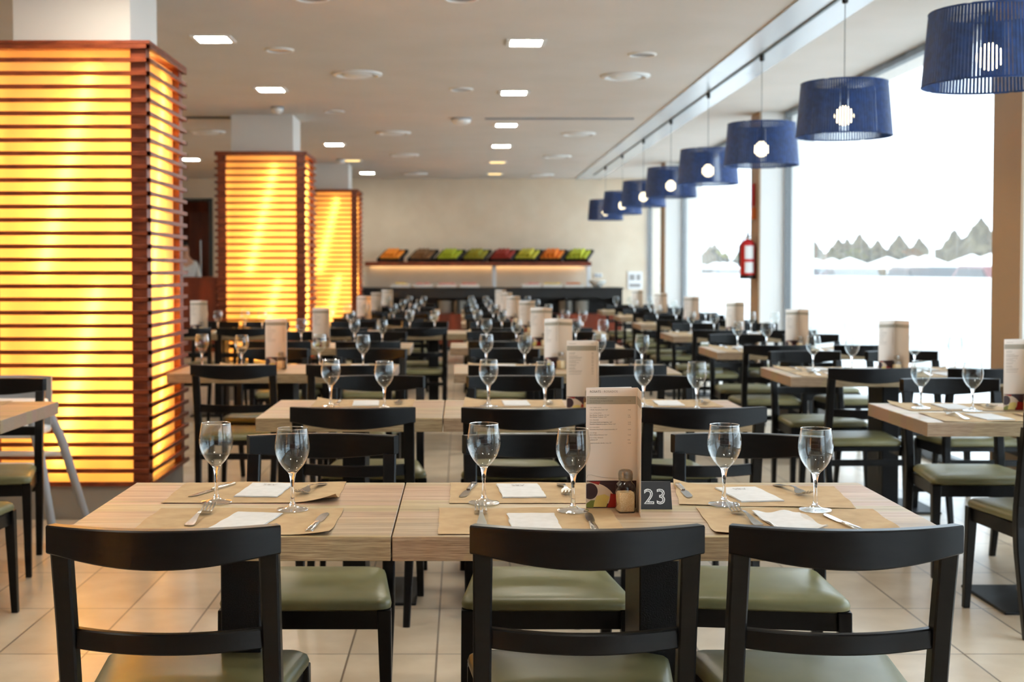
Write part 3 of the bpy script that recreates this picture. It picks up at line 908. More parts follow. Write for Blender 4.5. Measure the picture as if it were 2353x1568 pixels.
# ------------------------------------------------------------ remaining table groups
BANK = {'L': 'aisle-side', 'C': 'centre', 'W': 'window-side', 'F': 'far-left'}
def setting(xs, yf, near, where, full, rr):
    """placemat, napkin, cutlery and glass for one seat; xs seat centre"""
    side = 'near' if near else 'far'
    y0 = yf + (0.165 if near else 0.54)
    s = 1 if near else -1
    PM.place((xs - 0.02, y0, TOPZ + 0.0002), (0 if near else PI) + R(rr.uniform(-2, 2)), 'brown paper placemat, %s side, %s' % (side, where), 'placemat', 'brown paper placemats')
    NP.place((xs - 0.01, y0 + 0.0, ZP), R(rr.uniform(-6, 6)), 'white paper napkin, %s side, %s' % (side, where), 'napkin', 'folded white paper napkins')
    if full:
        FK.place((xs - 0.13 * s, y0 + 0.01, ZP + 0.0004), (0 if near else PI) + R(rr.uniform(-5, 5)), 'steel fork, %s side, %s' % (side, where), 'fork', 'steel forks')
        KN.place((xs + 0.13 * s, y0 + 0.01, ZP + 0.0004), (0 if near else PI) + R(rr.uniform(-5, 5)), 'steel knife, %s side, %s' % (side, where), 'knife', 'steel knives')
def glasses(pts, where):
    for i, (x, y) in enumerate(pts):
        side = 'far' if i % 2 == 0 else 'near'
        hx = 'left' if i < 2 else 'right'
        glass(x, y, 'empty stemmed wine glass, %s seat on the %s, %s' % (side, hx, where), ZP + 0.0016)

def group_table(bank, row, x0, x1, yf, seats, gl=None, menu=None, full=False, near=True, far=True, name=None, chairs_near=None, chairs_far=None, where=None):
    rr = random.Random(hash((x0, yf)) % 1000 + 3)
    where = where or '%s table, %s row' % (BANK[bank], ORD[row])
    table(x0, x1, yf, 'oak-topped table on one black pedestal, %s' % (name or ('%s, %s row' % (BANK[bank], ORD[row]))), 'oak-topped tables in the front rows' if row < 2 else 'oak-topped tables further back')
    cn = chairs_near if chairs_near is not None else seats
    cf = chairs_far if chairs_far is not None else seats
    for i, x in enumerate(cn):
        hx = '' if len(cn) == 1 else (' left' if i == 0 else ' right' if i == len(cn) - 1 else ' middle')
        chair(x, yf + 0.05 + rr.uniform(-0.02, 0.02), 1, 'black chair with olive seat, near side%s, %s' % (hx, where), rot=rr.uniform(-3, 3))
    for i, x in enumerate(cf):
        hx = '' if len(cf) == 1 else (' left' if i == 0 else ' right' if i == len(cf) - 1 else ' middle')
        chair(x, yf + 0.955 + rr.uniform(-0.02, 0.03), -1, 'black chair with olive seat, far side%s, %s' % (hx, where), rot=rr.uniform(-4, 4))
    for i, x in enumerate(seats):
        hx = '' if len(seats) == 1 else ('left seat, ' if i == 0 else 'right seat, ' if i == len(seats) - 1 else 'middle seat, ')
        setting(x, yf, True, hx + where, full, rr)
        setting(x, yf, False, hx + where, full, rr)
    if gl is None:
        gl = []
        for x in seats: gl += [(x - 0.13, yf + 0.40), (x + 0.075, yf + 0.29)]
    glasses(gl, where)
    if menu:
        mx_, my_, mr_ = menu
        MN.place((mx_, my_, TOPZ + 0.0002), R(mr_), 'folded pale menu standing upright, %s' % where, 'menu', 'folded menus on the tables')
        q = Vector((0.085, -0.05)); a = R(mr_); 
        SK.place((mx_ + q.x * math.cos(a) - q.y * math.sin(a), my_ + q.x * math.sin(a) + q.y * math.cos(a), TOPZ + 0.0002), R(rr.uniform(0, 80)), 'glass salt shaker by the menu, %s' % where, 'salt shaker', 'salt shakers')

# second row: small table + long table
group_table('L', 1, -0.78, -0.072, 4.93, [-0.39], [(-0.535, 5.34), (-0.31, 5.25)], None, True, name='small square one left of the seam, second row')
group_table('C', 1, -0.068, 1.15, 4.93, [0.24, 0.88], [(0.112, 5.34), (0.335, 5.22), (0.745, 5.32), (0.94, 5.20)], (0.412, 5.10, 1.5), True, name='long one right of the seam, second row')
# far-left table at the same depth
group_table('F', 1, -2.92, -1.72, 4.86, [-2.10], [(-2.4, 5.2), (-2.25, 5.1)], None, True, name='cut by the left picture edge', chairs_near=[], chairs_far=[])
chair(-1.93, 4.74, 1, 'black chair with olive seat cut by the left edge, near side of the far-left table')
chair(-2.10, 5.72, -1, 'black chair with olive seat at the left edge, beyond the far-left table', rot=9)
# third row
group_table('L', 2, -1.60, -0.37, 7.07, [-1.20, -0.585], [(-1.485, 7.47), (-1.24, 7.36), (-0.81, 7.45), (-0.555, 7.37)], (-1.115, 7.42, 12), True)
group_table('C', 2, -0.04, 1.20, 7.07, [0.27, 0.86], [(0.143, 7.45), (0.358, 7.34), (0.79, 7.47), (1.02, 7.35)], (0.47, 7.38, 44), True)
# fourth row
group_table('L', 3, -1.60, -0.37, 9.40, [-1.28, -0.66], [(-1.2, 9.78), (-1.02, 9.65), (-0.80, 9.78), (-0.585, 9.66)], (-1.09, 9.55, 14), False)
group_table('C', 3, -0.08, 1.18, 9.40, [0.27, 0.86], [(0.19, 9.78), (0.41, 9.66), (0.86, 9.78), (1.05, 9.66)], (0.51, 9.6, 34), False)
# fifth row
group_table('F', 4, -2.75, -1.60, 11.5, [-2.4, -1.9], [(-2.36, 11.95), (-2.2, 11.8), (-1.98, 11.95), (-1.8, 11.8)], (-2.45, 11.8, 40), False)
group_table('L', 4, -1.45, -0.75, 11.5, [-1.05], [(-1.20, 11.9), (-1.0, 11.8)], None, False)
group_table('C', 4, -0.60, 0.10, 11.5, [-0.36], [(-0.47, 11.9), (-0.24, 11.8)], None, False, name='small centre one, fifth row', where='small centre table, fifth row')
group_table('C', 4, 0.14, 1.30, 11.5, [0.30, 0.92], [(0.15, 11.95), (0.37, 11.85), (0.95, 11.9), (1.10, 11.8)], (0.52, 11.8, 20), False, name='long centre one, fifth row', where='long centre table, fifth row')
# sixth, seventh, eighth rows
for row, yf in ((5, 13.7), (6, 15.9), (7, 18.1)):
    xl = -1.42 if row == 5 else -1.46
    group_table('L', row, xl, -0.30, yf, [-1.10, -0.60], None, (-1.12, yf + 0.3, 35 if row != 6 else 12), False)
    group_table('C', row, 0.0, 1.2, yf, [0.27, 0.86], None, (0.48, yf + 0.3, 25), False)
# window bank
WB = [(4.79, 1.715), (6.84, 1.73), (8.92, 1.75), (11.1, 1.80), (13.35, 1.84), (15.6, 1.90), (17.8, 1.93)]
for i, (yf, x0) in enumerate(WB):
    sh = x0 - 1.72
    row = i + 1
    x1 = min(x0 + 1.2, 2.93)
    cn = [2.19, 2.74] if i == 0 else [2.08 + sh, 2.70 + sh * 0.5]
    if i == 0: gl = [(1.745 + 0.05, 5.22), (1.975 + 0.05, 5.12), (2.45, 5.25), (2.62, 5.12)]
    else: gl = [(1.95 + sh, yf + 0.42), (2.13 + sh, yf + 0.30), (2.52 + sh * 0.5, yf + 0.42), (2.70 + sh * 0.5, yf + 0.30)]
    mn = (2.165, 5.2, 5) if i == 0 else (2.275 + sh * 0.4, yf + 0.28, 27)
    if i == 0: gl = [(1.86, 5.27), (2.03, 5.17), (2.50, 5.27), (2.66, 5.15)]
    group_table('W', row, x0, x1, yf, [2.02 + sh if i else 2.02, 2.62], gl, mn, i < 3, chairs_near=cn, chairs_far=[2.24, 2.76] if i == 0 else [2.12 + sh, 2.72 + sh * 0.4])

# ------------------------------------------------------------ pendant lamps and track
def make_pendant():
    root = empty('pendant_lamp')       # origin at the ceiling
    zt, zb = -0.50, -0.80              # relative to the track height 2.895
    rt, rb = 0.243, 0.269
    n = 110
    s = MB()
    for k in range(n):
        a = 2 * PI * k / n; da = 2 * PI / n * 0.39
        q = []
        for (r_, z_) in ((rb, zb), (rt, zt)):
            q.append([(r_ * math.cos(a - da), r_ * math.sin(a - da), z_), (r_ * math.cos(a + da), r_ * math.sin(a + da), z_),
                      ((r_ - 0.003) * math.cos(a + da), (r_ - 0.003) * math.sin(a + da), z_), ((r_ - 0.003) * math.cos(a - da), (r_ - 0.003) * math.sin(a - da), z_)])
        s.loft(q)
    s.build('string_shade', 'string', root)
    def ring(r_, z_, nm):
        pts = [(r_ * math.cos(2 * PI * k / 48), r_ * math.sin(2 * PI * k / 48), z_) for k in range(49)]
        MB().tube(pts, 0.0045, 6).build(nm, 'string', root, True)
    ring(rt - 0.002, zt, 'top_ring'); ring(rb - 0.002, zb, 'bottom_ring')
    sp = MB()
    for k in range(3):
        a = 2 * PI * k / 3 + 0.5
        sp.tube([(0.012 * math.cos(a), 0.012 * math.sin(a), zt + 0.002), ((rt - 0.006) * math.cos(a), (rt - 0.006) * math.sin(a), zt + 0.002)], 0.002, 5)
    sp.build('shade_carrier', 'steel', root)
    MB().lathe([(0.0001, zt - 0.13), (0.019, zt - 0.13), (0.021, zt - 0.10), (0.021, zt - 0.04), (0.012, zt - 0.015), (0.0001, zt - 0.010)], n=16, cap=False).build('lamp_socket', 'blackplastic', root, True)
    bc = zt - 0.185
    MB().lathe([(0.0001, bc - 0.054)] + [(0.054 * math.sin(t_), bc - 0.054 * math.cos(t_)) for t_ in [k * PI / 12 for k in range(1, 11)]] + [(0.02, bc + 0.056), (0.0001, bc + 0.063)], n=24, cap=False).build('globe_bulb', 'bulb', root, True)
    MB().tube([(0, 0, zt - 0.012), (0, 0, -0.03)], 0.0028, 6).build('cable', 'cord', root, True)
    MB().lathe([(0.0001, -0.045), (0.012, -0.045), (0.018, -0.038), (0.018, 0.0), (0.0001, 0.0)], n=14, cap=False).build('track_connector', 'blackplastic', root, True)
    return root
TX = 2.19
PD = Proto(make_pendant())
PN = ['nearest, cut by the right picture edge', 'second from the camera, largest seen whole', 'third from the camera', 'fourth from the camera', 'fifth from the camera', 'sixth from the camera', 'seventh from the camera', 'farthest in the row over the window tables']
for i in range(8):
    PD.place((TX, 5.44 + 2.06 * i, H - 0.022), 0.03 * i, 'blue string-shade pendant lamp, %s' % PN[i], 'pendant lamp', 'blue pendant lamps in a row')
tr = MB().box(TX - 0.012, TX + 0.012, 1.0, 21.6, H - 0.022, H - 0.012, 0.002, 1).build('lamp_track', 'trackm')
tag(tr, 'dark thin track along the pale ceiling panel carrying the blue lamps', 'lamp track')

# ------------------------------------------------------------ ceiling fittings
def make_downlight(mk):
    root = empty('recessed_downlight')
    w2, d2 = 0.108, 0.115
    f = MB()
    f.box(-w2 - 0.03, -w2, -d2 - 0.012, d2 + 0.012, -0.010, 0).box(w2, w2 + 0.03, -d2 - 0.012, d2 + 0.012, -0.010, 0)
    f.box(-w2, w2, -d2 - 0.012, -d2, -0.010, 0).box(-w2, w2, d2, d2 + 0.012, -0.010, 0)
    f.build('frame', 'white', root)
    MB().box(-w2, w2, -d2, d2, -0.006, -0.001).build('diffuser', mk, root)
    return root
DL = Proto(make_downlight('down')); DWm = Proto(make_downlight('downwarm'))
DG = 'rectangular recessed ceiling lights'
for k, (x, y) in enumerate([(0.45, 9.14), (0.47, 11.7), (0.49, 14.3), (0.51, 16.7)]):
    DL.place((x, y, H), 0, 'lit rectangular ceiling light, %s in the row over the centre tables' % ORD[k], 'ceiling light', DG)
for k, (x, y) in enumerate([(0.53, 19.2), (0.55, 21.5)]):
    DWm.place((x, y, H), 0, 'warm dim rectangular ceiling light near the buffet, %s of two' % ['first', 'second'][k], 'ceiling light', DG)
for k, (x, y) in enumerate([(-1.7, 9.0), (-1.67, 11.5), (-1.6, 16.5), (-1.53, 21.3)]):
    DL.place((x, y, H), 0, 'lit rectangular ceiling light, %s in the row beside the lattice columns' % ORD[k], 'ceiling light', DG)
DWm.place((-1.57, 18.9, H), 0, 'warm dim rectangular ceiling light just before the third lattice column', 'ceiling light', DG)
DL.place((-3.86, 18.7, H), 0, 'lit rectangular ceiling light at far left between two lattice columns', 'ceiling light', DG)
# the same rows go on over the camera
for k, (x, y) in enumerate([(0.43, 6.5), (0.42, 3.9), (0.42, 1.3), (-1.72, 6.4), (-1.72, 3.8), (-1.72, 1.9), (-4.2, 2), (-4.2, 6), (-4.2, 10), (-4.2, 14)]):
    DL.place((x, y, H), 0, 'rectangular ceiling light over the near part of the room, outside the picture', 'ceiling light', 'ceiling lights above the camera')

def make_spot(r=0.105):
    root = empty('round_ceiling_spot')
    MB().lathe([(r, 0.0), (r, -0.008), (r - 0.012, -0.012), (r - 0.02, -0.008), (r - 0.022, -0.001)], n=28, cap=False).build('trim_ring', 'white', root, True)
    MB().lathe([(0.0001, -0.004), (r - 0.022, -0.004), (r - 0.022, -0.001), (0.0001, -0.001)], n=28, cap=False).build('frosted_lens', 'grey', root, True)
    return root
SPT = Proto(make_spot())
for k, (x, y, wd) in enumerate([(-1.31, 9.46, 'left of the large air diffuser'), (1.33, 9.65, 'above the nearer right air diffuser'), (-1.27, 13.1, 'by the second lattice column'), (0.0, 11.5, 'in the middle of the ceiling'), (-0.87, 7.67, 'at the top picture edge, left'), (0.0, 7.67, 'at the top picture edge, centre')]):
    SPT.place((x, y, H), 0, 'unlit round ceiling spot %s' % wd, 'ceiling spot', 'unlit round ceiling spots')
def make_diffuser(r=0.2):
    root = empty('round_air_diffuser')
    MB().lathe([(r, 0), (r, -0.012), (r - 0.03, -0.022), (r - 0.045, -0.012), (r - 0.05, -0.001)], n=36, cap=False).build('outer_ring', 'white', root, True)
    MB().lathe([(0.0001, -0.030), (r * 0.45, -0.028), (r * 0.62, -0.018), (r * 0.62, -0.014), (r * 0.3, -0.004), (0.0001, -0.001)], n=36, cap=False).build('centre_cone', 'white', root, True)
    MB().lathe([(0.0001, -0.0022), (r - 0.05, -0.0022), (r - 0.05, -0.0006), (0.0001, -0.0006)], n=36, cap=False).build('dark_throat', 'grey', root, True)
    return root
ADF = Proto(make_diffuser())
for k, (x, y, wd) in enumerate([(-0.84, 10.6, 'nearest on the left'), (1.34, 10.7, 'nearest on the right'), (-0.78, 15.1, 'second on the left'), (1.36, 15.2, 'second on the right'), (-0.78, 18.0, 'third on the left'), (1.33, 18.2, 'third on the right'), (-0.75, 21.5, 'left, close to the back wall'), (1.34, 21.7, 'right, close to the back wall'), (-2.9, 15.0, 'between the first two lattice columns')]):
    ADF.place((x, y, H), 0, 'round white air diffuser in the ceiling, %s' % wd, 'air diffuser', 'round air diffusers')
def make_detector():
    root = empty('smoke_detector')
    MB().lathe([(0.0001, 0), (0.062, 0), (0.062, -0.018), (0.0001, -0.018)], n=24, cap=False).build('mounting_base', 'grey', root, True)
    MB().lathe([(0.058, -0.018), (0.055, -0.045), (0.035, -0.062), (0.0001, -0.066)], n=24, cap=False).build('sensor_dome', 'white', root, True)
    return root
SDT = Proto(make_detector())
for (x, y, sc_, lb) in [(-1.79, 12.75, 1.0, 'white dome detector on the ceiling before the second lattice column'), (0.0, 13.7, 1.7, 'wide white dome on the ceiling left of the linear slot'), (-1.72, 18.7, 1.0, 'white dome detector before the third lattice column')]:
    SDT.place((x, y, H), 0, lb, 'ceiling dome', 'white ceiling domes', (sc_, sc_, 1.0))
sl = MB().box(0.25, 1.8, 13.66, 13.74, -0.012, 0).build('linear_air_slot', 'grey', None, False, (0, 0, H)); tag(sl, 'long thin grey air slot in the ceiling over the centre tables', 'air slot')

# ------------------------------------------------------------ fire extinguisher
def extinguisher():
    r = empty('fire_extinguisher', (2.905, 13.25, 1.225)); tag(r, 'red fire extinguisher with white labels hung on the middle window column', 'fire extinguisher')
    MB().lathe([(0.0001, 0.03), (0.072, 0.03), (0.076, 0.045), (0.076, 0.33), (0.066, 0.37), (0.035, 0.395), (0.022, 0.402), (0.0001, 0.402)], n=28, cap=False).build('cylinder', 'red', r, True)
    MB().lathe([(0.0001, 0.0), (0.074, 0.0), (0.079, 0.006), (0.079, 0.038), (0.0001, 0.038)], n=28, cap=False).build('foot_ring', 'blackplastic', r, True)
    MB().lathe([(0.0001, 0.402), (0.018, 0.402), (0.018, 0.43), (0.0001, 0.43)], n=12, cap=False).build('valve', 'steel', r, True)
    MB().box(-0.012, 0.012, -0.06, 0.03, 0.43, 0.442, 0.002, 1).box(-0.010, 0.010, -0.055, 0.02, 0.46, 0.47, 0.002, 1).box(-0.008, 0.008, 0.0, 0.02, 0.44, 0.465).build('handle', 'blackplastic', r)
    MB().tube([(0.0, -0.01, 0.42), (-0.05, -0.02, 0.41), (-0.085, 0, 0.33), (-0.086, 0, 0.12)], 0.008, 8).build('hose', 'blackplastic', r, True)
    for z0, z1 in ((0.20, 0.335), (0.06, 0.17)):
        lb = MB(); n = 8; a0, a1 = R(-125), R(-55)
        rings = [[(0.0768 * math.cos(a0 + (a1 - a0) * k / n), 0.0768 * math.sin(a0 + (a1 - a0) * k / n), z) for k in range(n + 1)] for z in (z0, z1)]
        lb.loft(rings, closed=False, cap=False); lb.build('white_label', 'white', r, True)
    MB().box(0.078, 0.080, -0.02, 0.02, 0.25, 0.32).build('wall_bracket', 'steel', r)
extinguisher()
fb = empty('fire_call_point', (2.968, 13.3, 1.83)); tag(fb, 'small orange and red alarm box above the fire extinguisher', 'alarm box')
MB().box(-0.015, 0.015, -0.05, 0.05, 0.0, 0.12, 0.003, 1).build('housing', 'orangesign', fb)
MB().box(-0.012, 0.012, -0.03, 0.03, 0.13, 0.36, 0.003, 1).build('sign_strip', 'red', fb)

# ------------------------------------------------------------ buffet and back wall
def buffet():
    r = empty('buffet_counter', (0.9, 21.75, 0)); tag(r, 'long black buffet counter with reddish wooden base along the back wall', 'buffet counter')
    a0, a1 = -2.75, 1.75
    MB().box(a0, a1, -0.45, 0.45, 1.0, 1.03, 0.004, 1).build('worktop', 'blackplastic', r)
    MB().box(a0 + 0.02, a1 - 0.02, -0.43, 0.43, 0.86, 1.0).build('black_fascia', 'blackplastic', r)
    nb = MB().box(a0 + 0.02, a1 - 0.02, 0.0, 0.43, 0.60, 0.86)
    for k in range(6):
        x = a0 + 0.02 + (a1 - a0 - 0.07) * k / 5
        nb.box(x, x + 0.03, -0.43, 0.0, 0.60, 0.86)
    nb.build('open_niches', 'blackplastic', r)
    MB().box(a0 + 0.02, a1 - 0.02, -0.43, 0.43, 0.06, 0.60).build('wooden_base', 'redwood', r)
    MB().box(a0 + 0.05, a1 - 0.05, -0.38, 0.4, 0.0, 0.06).build('kick_plate', 'blackplastic', r)
    return r
buffet()
sh = empty('wall_shelf', (0.27, 22.37, 0)); tag(sh, 'long reddish wooden shelf with fruit trays above the buffet', 'shelf')
MB().box(-1.9, 1.93, -0.30, 0.33, 1.405, 1.455, 0.003, 1).box(-1.9, 1.93, -0.30, -0.275, 1.385, 1.41).build('shelf_board', 'slat', sh)
for x in (0.29, 1.90):
    MB().box(x - 0.035, x + 0.035, -0.12, -0.06, 1.03, 1.405, 0.003, 1).build('shelf_post', 'white', sh)
MB().box(-1.85, 1.85, 0.27, 0.30, 1.397, 1.405).build('light_strip', 'led', sh)
# fruit trays
def make_tray():
    root = empty('fruit_tray')
    t = MB()
    a = R(27)
    w2, d2, hh = 0.215, 0.18, 0.05
    def P(x, y, z): return (x, y * math.cos(a) - z * math.sin(a), (y + d2) * math.sin(a) + z * math.cos(a))
    def slab(x0, x1, y0, y1, z0, z1):
        t.hexa([P(x0, y0, z0), P(x1, y0, z0), P(x1, y1, z0), P(x0, y1, z0), P(x0, y0, z1), P(x1, y0, z1), P(x1, y1, z1), P(x0, y1, z1)])
    slab(-w2, w2, -d2, d2, 0.0, 0.008)
    for s_ in (-1, 1):
        slab(s_ * w2 - 0.006, s_ * w2 + 0.006, -d2, d2, 0.008, hh); slab(-w2, w2, s_ * d2 - 0.006, s_ * d2 + 0.006, 0.008, hh)
    t.build('tray_body', 'basket', root)
    MB().box(-0.12, 0.12, 0.12, 0.17, 0.0, 0.125).build('rear_prop', 'basket', root)
    return root
TR = Proto(make_tray())
def fruit_mat(n, c1, c2):
    m_ = M(n, c1, 0.45); noise_col(m_, c1, c2, (1, 1, 1), 12, 3); return m_
FR = [('oranges', 'orange', (236, 128, 20), (240, 150, 40)), ('walnuts', 'brown nut', (112, 78, 44), (140, 100, 60)), ('limes', 'bright green lime', (160, 178, 20), (190, 200, 50)),
      ('pears', 'green pear', (142, 142, 34), (176, 166, 50)), ('red apples', 'red apple', (150, 30, 30), (176, 60, 46)), ('lemons', 'yellow-green lemon', (190, 184, 36), (214, 204, 70)),
      ('mandarins', 'mandarin', (244, 116, 20), (246, 140, 40)), ('green apples', 'green apple', (176, 190, 24), (204, 206, 60))]
TXs = [(903, 0), (973, 1), (1035, 2), (1095, 3), (1157, 4), (1213, 5), (1270, 6), (1330, 7)]
for px, k in TXs:
    X = (px - 1060) * 22.25 / F
    pl, one, c1, c2 = FR[k]
    TR.place((X, 22.28, 1.456), R(-26), 'black sloping tray of %s on the wall shelf' % pl, 'fruit tray', 'fruit trays on the wall shelf')
    fm = fruit_mat('skin_' + pl.replace(' ', '_'), c1, c2)
    me = bpy.data.meshes.new('fruit')
    bmf = bmesh.new(); bmesh.ops.create_icosphere(bmf, subdivisions=2, radius=0.036)
    for v in bmf.verts: v.co.z *= 0.92
    bmf.to_mesh(me); bmf.free(); me.materials.append(fm)
    for p in me.polygons: p.use_smooth = True
    n_ = 0
    for layer in range(2):
        cnt = (5, 4) if layer == 0 else (3, 3)
        for i in range(cnt[0]):
            for j in range(cnt[1]):
                fx_ = (i - (cnt[0] - 1) / 2) * 0.076; fy_ = (j - (cnt[1] - 1) / 2) * 0.070
                a = R(27); z_ = 0.045 + 0.055 * layer
                yy_ = fy_ * math.cos(a) - z_ * math.sin(a); zz_ = (fy_ + 0.18) * math.sin(a) + z_ * math.cos(a)
                rz = R(-26)
                o = mesh_obj({'oranges': 'orange', 'walnuts': 'walnut', 'limes': 'lime', 'pears': 'pear', 'red apples': 'apple', 'lemons': 'lemon', 'mandarins': 'mandarin', 'green apples': 'apple'}[pl], me)
                o.location = (X + fx_ * math.cos(rz) - yy_ * math.sin(rz), 22.28 + fx_ * math.sin(rz) + yy_ * math.cos(rz), 1.456 + zz_)
                tag(o, '%s heaped in the black tray of %s on the shelf' % (one, pl), 'fruit', pl + ' in their tray')
# food dishes on the buffet
def make_dish():
    root = empty('buffet_dish')
    MB().box(-0.16, 0.16, -0.12, 0.12, 0.0, 0.012, 0.003, 1).box(-0.16, -0.15, -0.12, 0.12, 0.012, 0.05).box(0.15, 0.16, -0.12, 0.12, 0.012, 0.05).box(-0.15, 0.15, -0.12, -0.11, 0.012, 0.05).box(-0.15, 0.15, 0.11, 0.12, 0.012, 0.05).build('dish', 'cream', root)
    return root
DS = Proto(make_dish())
foodm = [fruit_mat('pink_cold_cuts', (206, 120, 104), (228, 160, 140)), fruit_mat('yellow_cheese', (214, 180, 90), (226, 204, 130)), fruit_mat('orange_salad', (206, 100, 60), (200, 130, 60))]
fn = ['pink cold cuts', 'yellow cheese', 'orange salad']
for k, (x, c) in enumerate([(-1.0, 1), (-0.62, 0), (-0.24, 0), (0.14, 0), (1.15, 0), (1.50, 1), (1.86, 2)]):
    d = DS.place((x, 21.55, 1.0305), 0, 'shallow white dish of %s on the buffet, %s from the left' % (fn[c], ['first', 'second', 'third', 'fourth', 'fifth', 'sixth', 'seventh'][k]), 'buffet dish', 'dishes on the buffet')
    rr = random.Random(k)
    f = MB()
    for q in range(14):
        a, b = rr.uniform(-0.11, 0.11), rr.uniform(-0.08, 0.08)
        f.box(a - 0.035, a + 0.035, b - 0.025, b + 0.025, 0.0125, 0.05 + rr.uniform(0, 0.035), 0.004, 1)
    o = f.build('food', foodm[c]); o.location = (x, 21.55, 1.0305)
    tag(o, 'serving of %s filling the %s buffet dish from the left' % (fn[c], ['first', 'second', 'third', 'fourth', 'fifth', 'sixth', 'seventh'][k]), 'food', None, 'stuff')
bw_ = MB().lathe([(0.04, 0), (0.05, 0.004), (0.13, 0.07), (0.15, 0.12), (0.145, 0.12), (0.12, 0.07), (0.03, 0.012), (0.0001, 0.01)], n=28, cap=False).build('serving_bowl', 'cream', None, True, (2.02 + 0.22, 21.5, 1.0305)); tag(bw_, 'white round serving bowl at the right end of the buffet', 'bowl')
# plates stacked in the niches: every plate is its own object
pm = MB().lathe([(0.0001, 0.0), (0.07, 0.0), (0.12, 0.012), (0.121, 0.015), (0.068, 0.004), (0.0001, 0.0035)], n=28, cap=False).mesh('dinner_plate', 'cream', True)
for s_, (x, lb) in enumerate([(-0.27, 'left'), (-0.02, 'second'), (1.72, 'third'), (1.98, 'right')]):
    for k in range(14):
        o = mesh_obj('dinner_plate', pm); o.location = (x, 21.52, 0.6005 + 0.0150 * k)
        tag(o, 'white dinner plate in the %s stack of the buffet niches' % lb, 'plate', 'plates in the %s buffet stack' % lb)
# notices on the back wall
nb = empty('wall_notice', (3.02, 22.69, 0.98)); tag(nb, 'white framed notice on the back wall near the windows', 'notice')
MB().box(-0.13, 0.13, -0.012, 0.005, 0, 0.31, 0.003, 1).build('board', 'white', nb)
MB().box(-0.10, -0.01, -0.0135, -0.0125, 0.16, 0.26).box(0.02, 0.09, -0.0135, -0.0125, 0.16, 0.26).box(-0.10, 0.09, -0.0135, -0.0125, 0.04, 0.10).build('printed_patches', 'ink', nb)
ns = empty('wall_socket', (2.38, 22.69, 1.19)); tag(ns, 'small grey double socket on the back wall right of the shelf', 'wall socket')
MB().box(-0.07, 0.07, -0.01, 0.005, 0, 0.07, 0.003, 1).build('plate', 'white', ns)
MB().box(-0.05, -0.01, -0.013, -0.009, 0.015, 0.055).box(0.01, 0.05, -0.013, -0.009, 0.015, 0.055).build('outlets', 'grey', ns)
# corridor behind the service opening
dl = empty('wooden_door', (-4.62, 23.5, 0)); tag(dl, 'reddish wooden door with a long steel pull bar, beyond the far left opening', 'door')
MB().box(-0.27, 0.42, 0, 0.05, 0.0, 2.36, 0.003, 1).build('door_leaf', 'redwood', dl)
MB().tube([(-0.06, -0.05, 0.95), (-0.06, -0.05, 1.85)], 0.014, 10).tube([(-0.06, -0.05, 1.02), (-0.06, 0.0, 1.02)], 0.008, 8).tube([(-0.06, -0.05, 1.78), (-0.06, 0.0, 1.78)], 0.008, 8).build('pull_bar', 'steel', dl, True)
hc = empty('service_counter', (-5.2, 20.9, 0)); tag(hc, 'reddish wooden service counter in front of the far left opening', 'counter')
MB().box(-1.3, 1.35, 0, 0.5, 0, 1.17).build('counter_front', 'redwood', hc)
MB().box(-1.32, 1.37, -0.03, 0.53, 1.17, 1.205, 0.003, 1).build('counter_top', 'slat', hc)

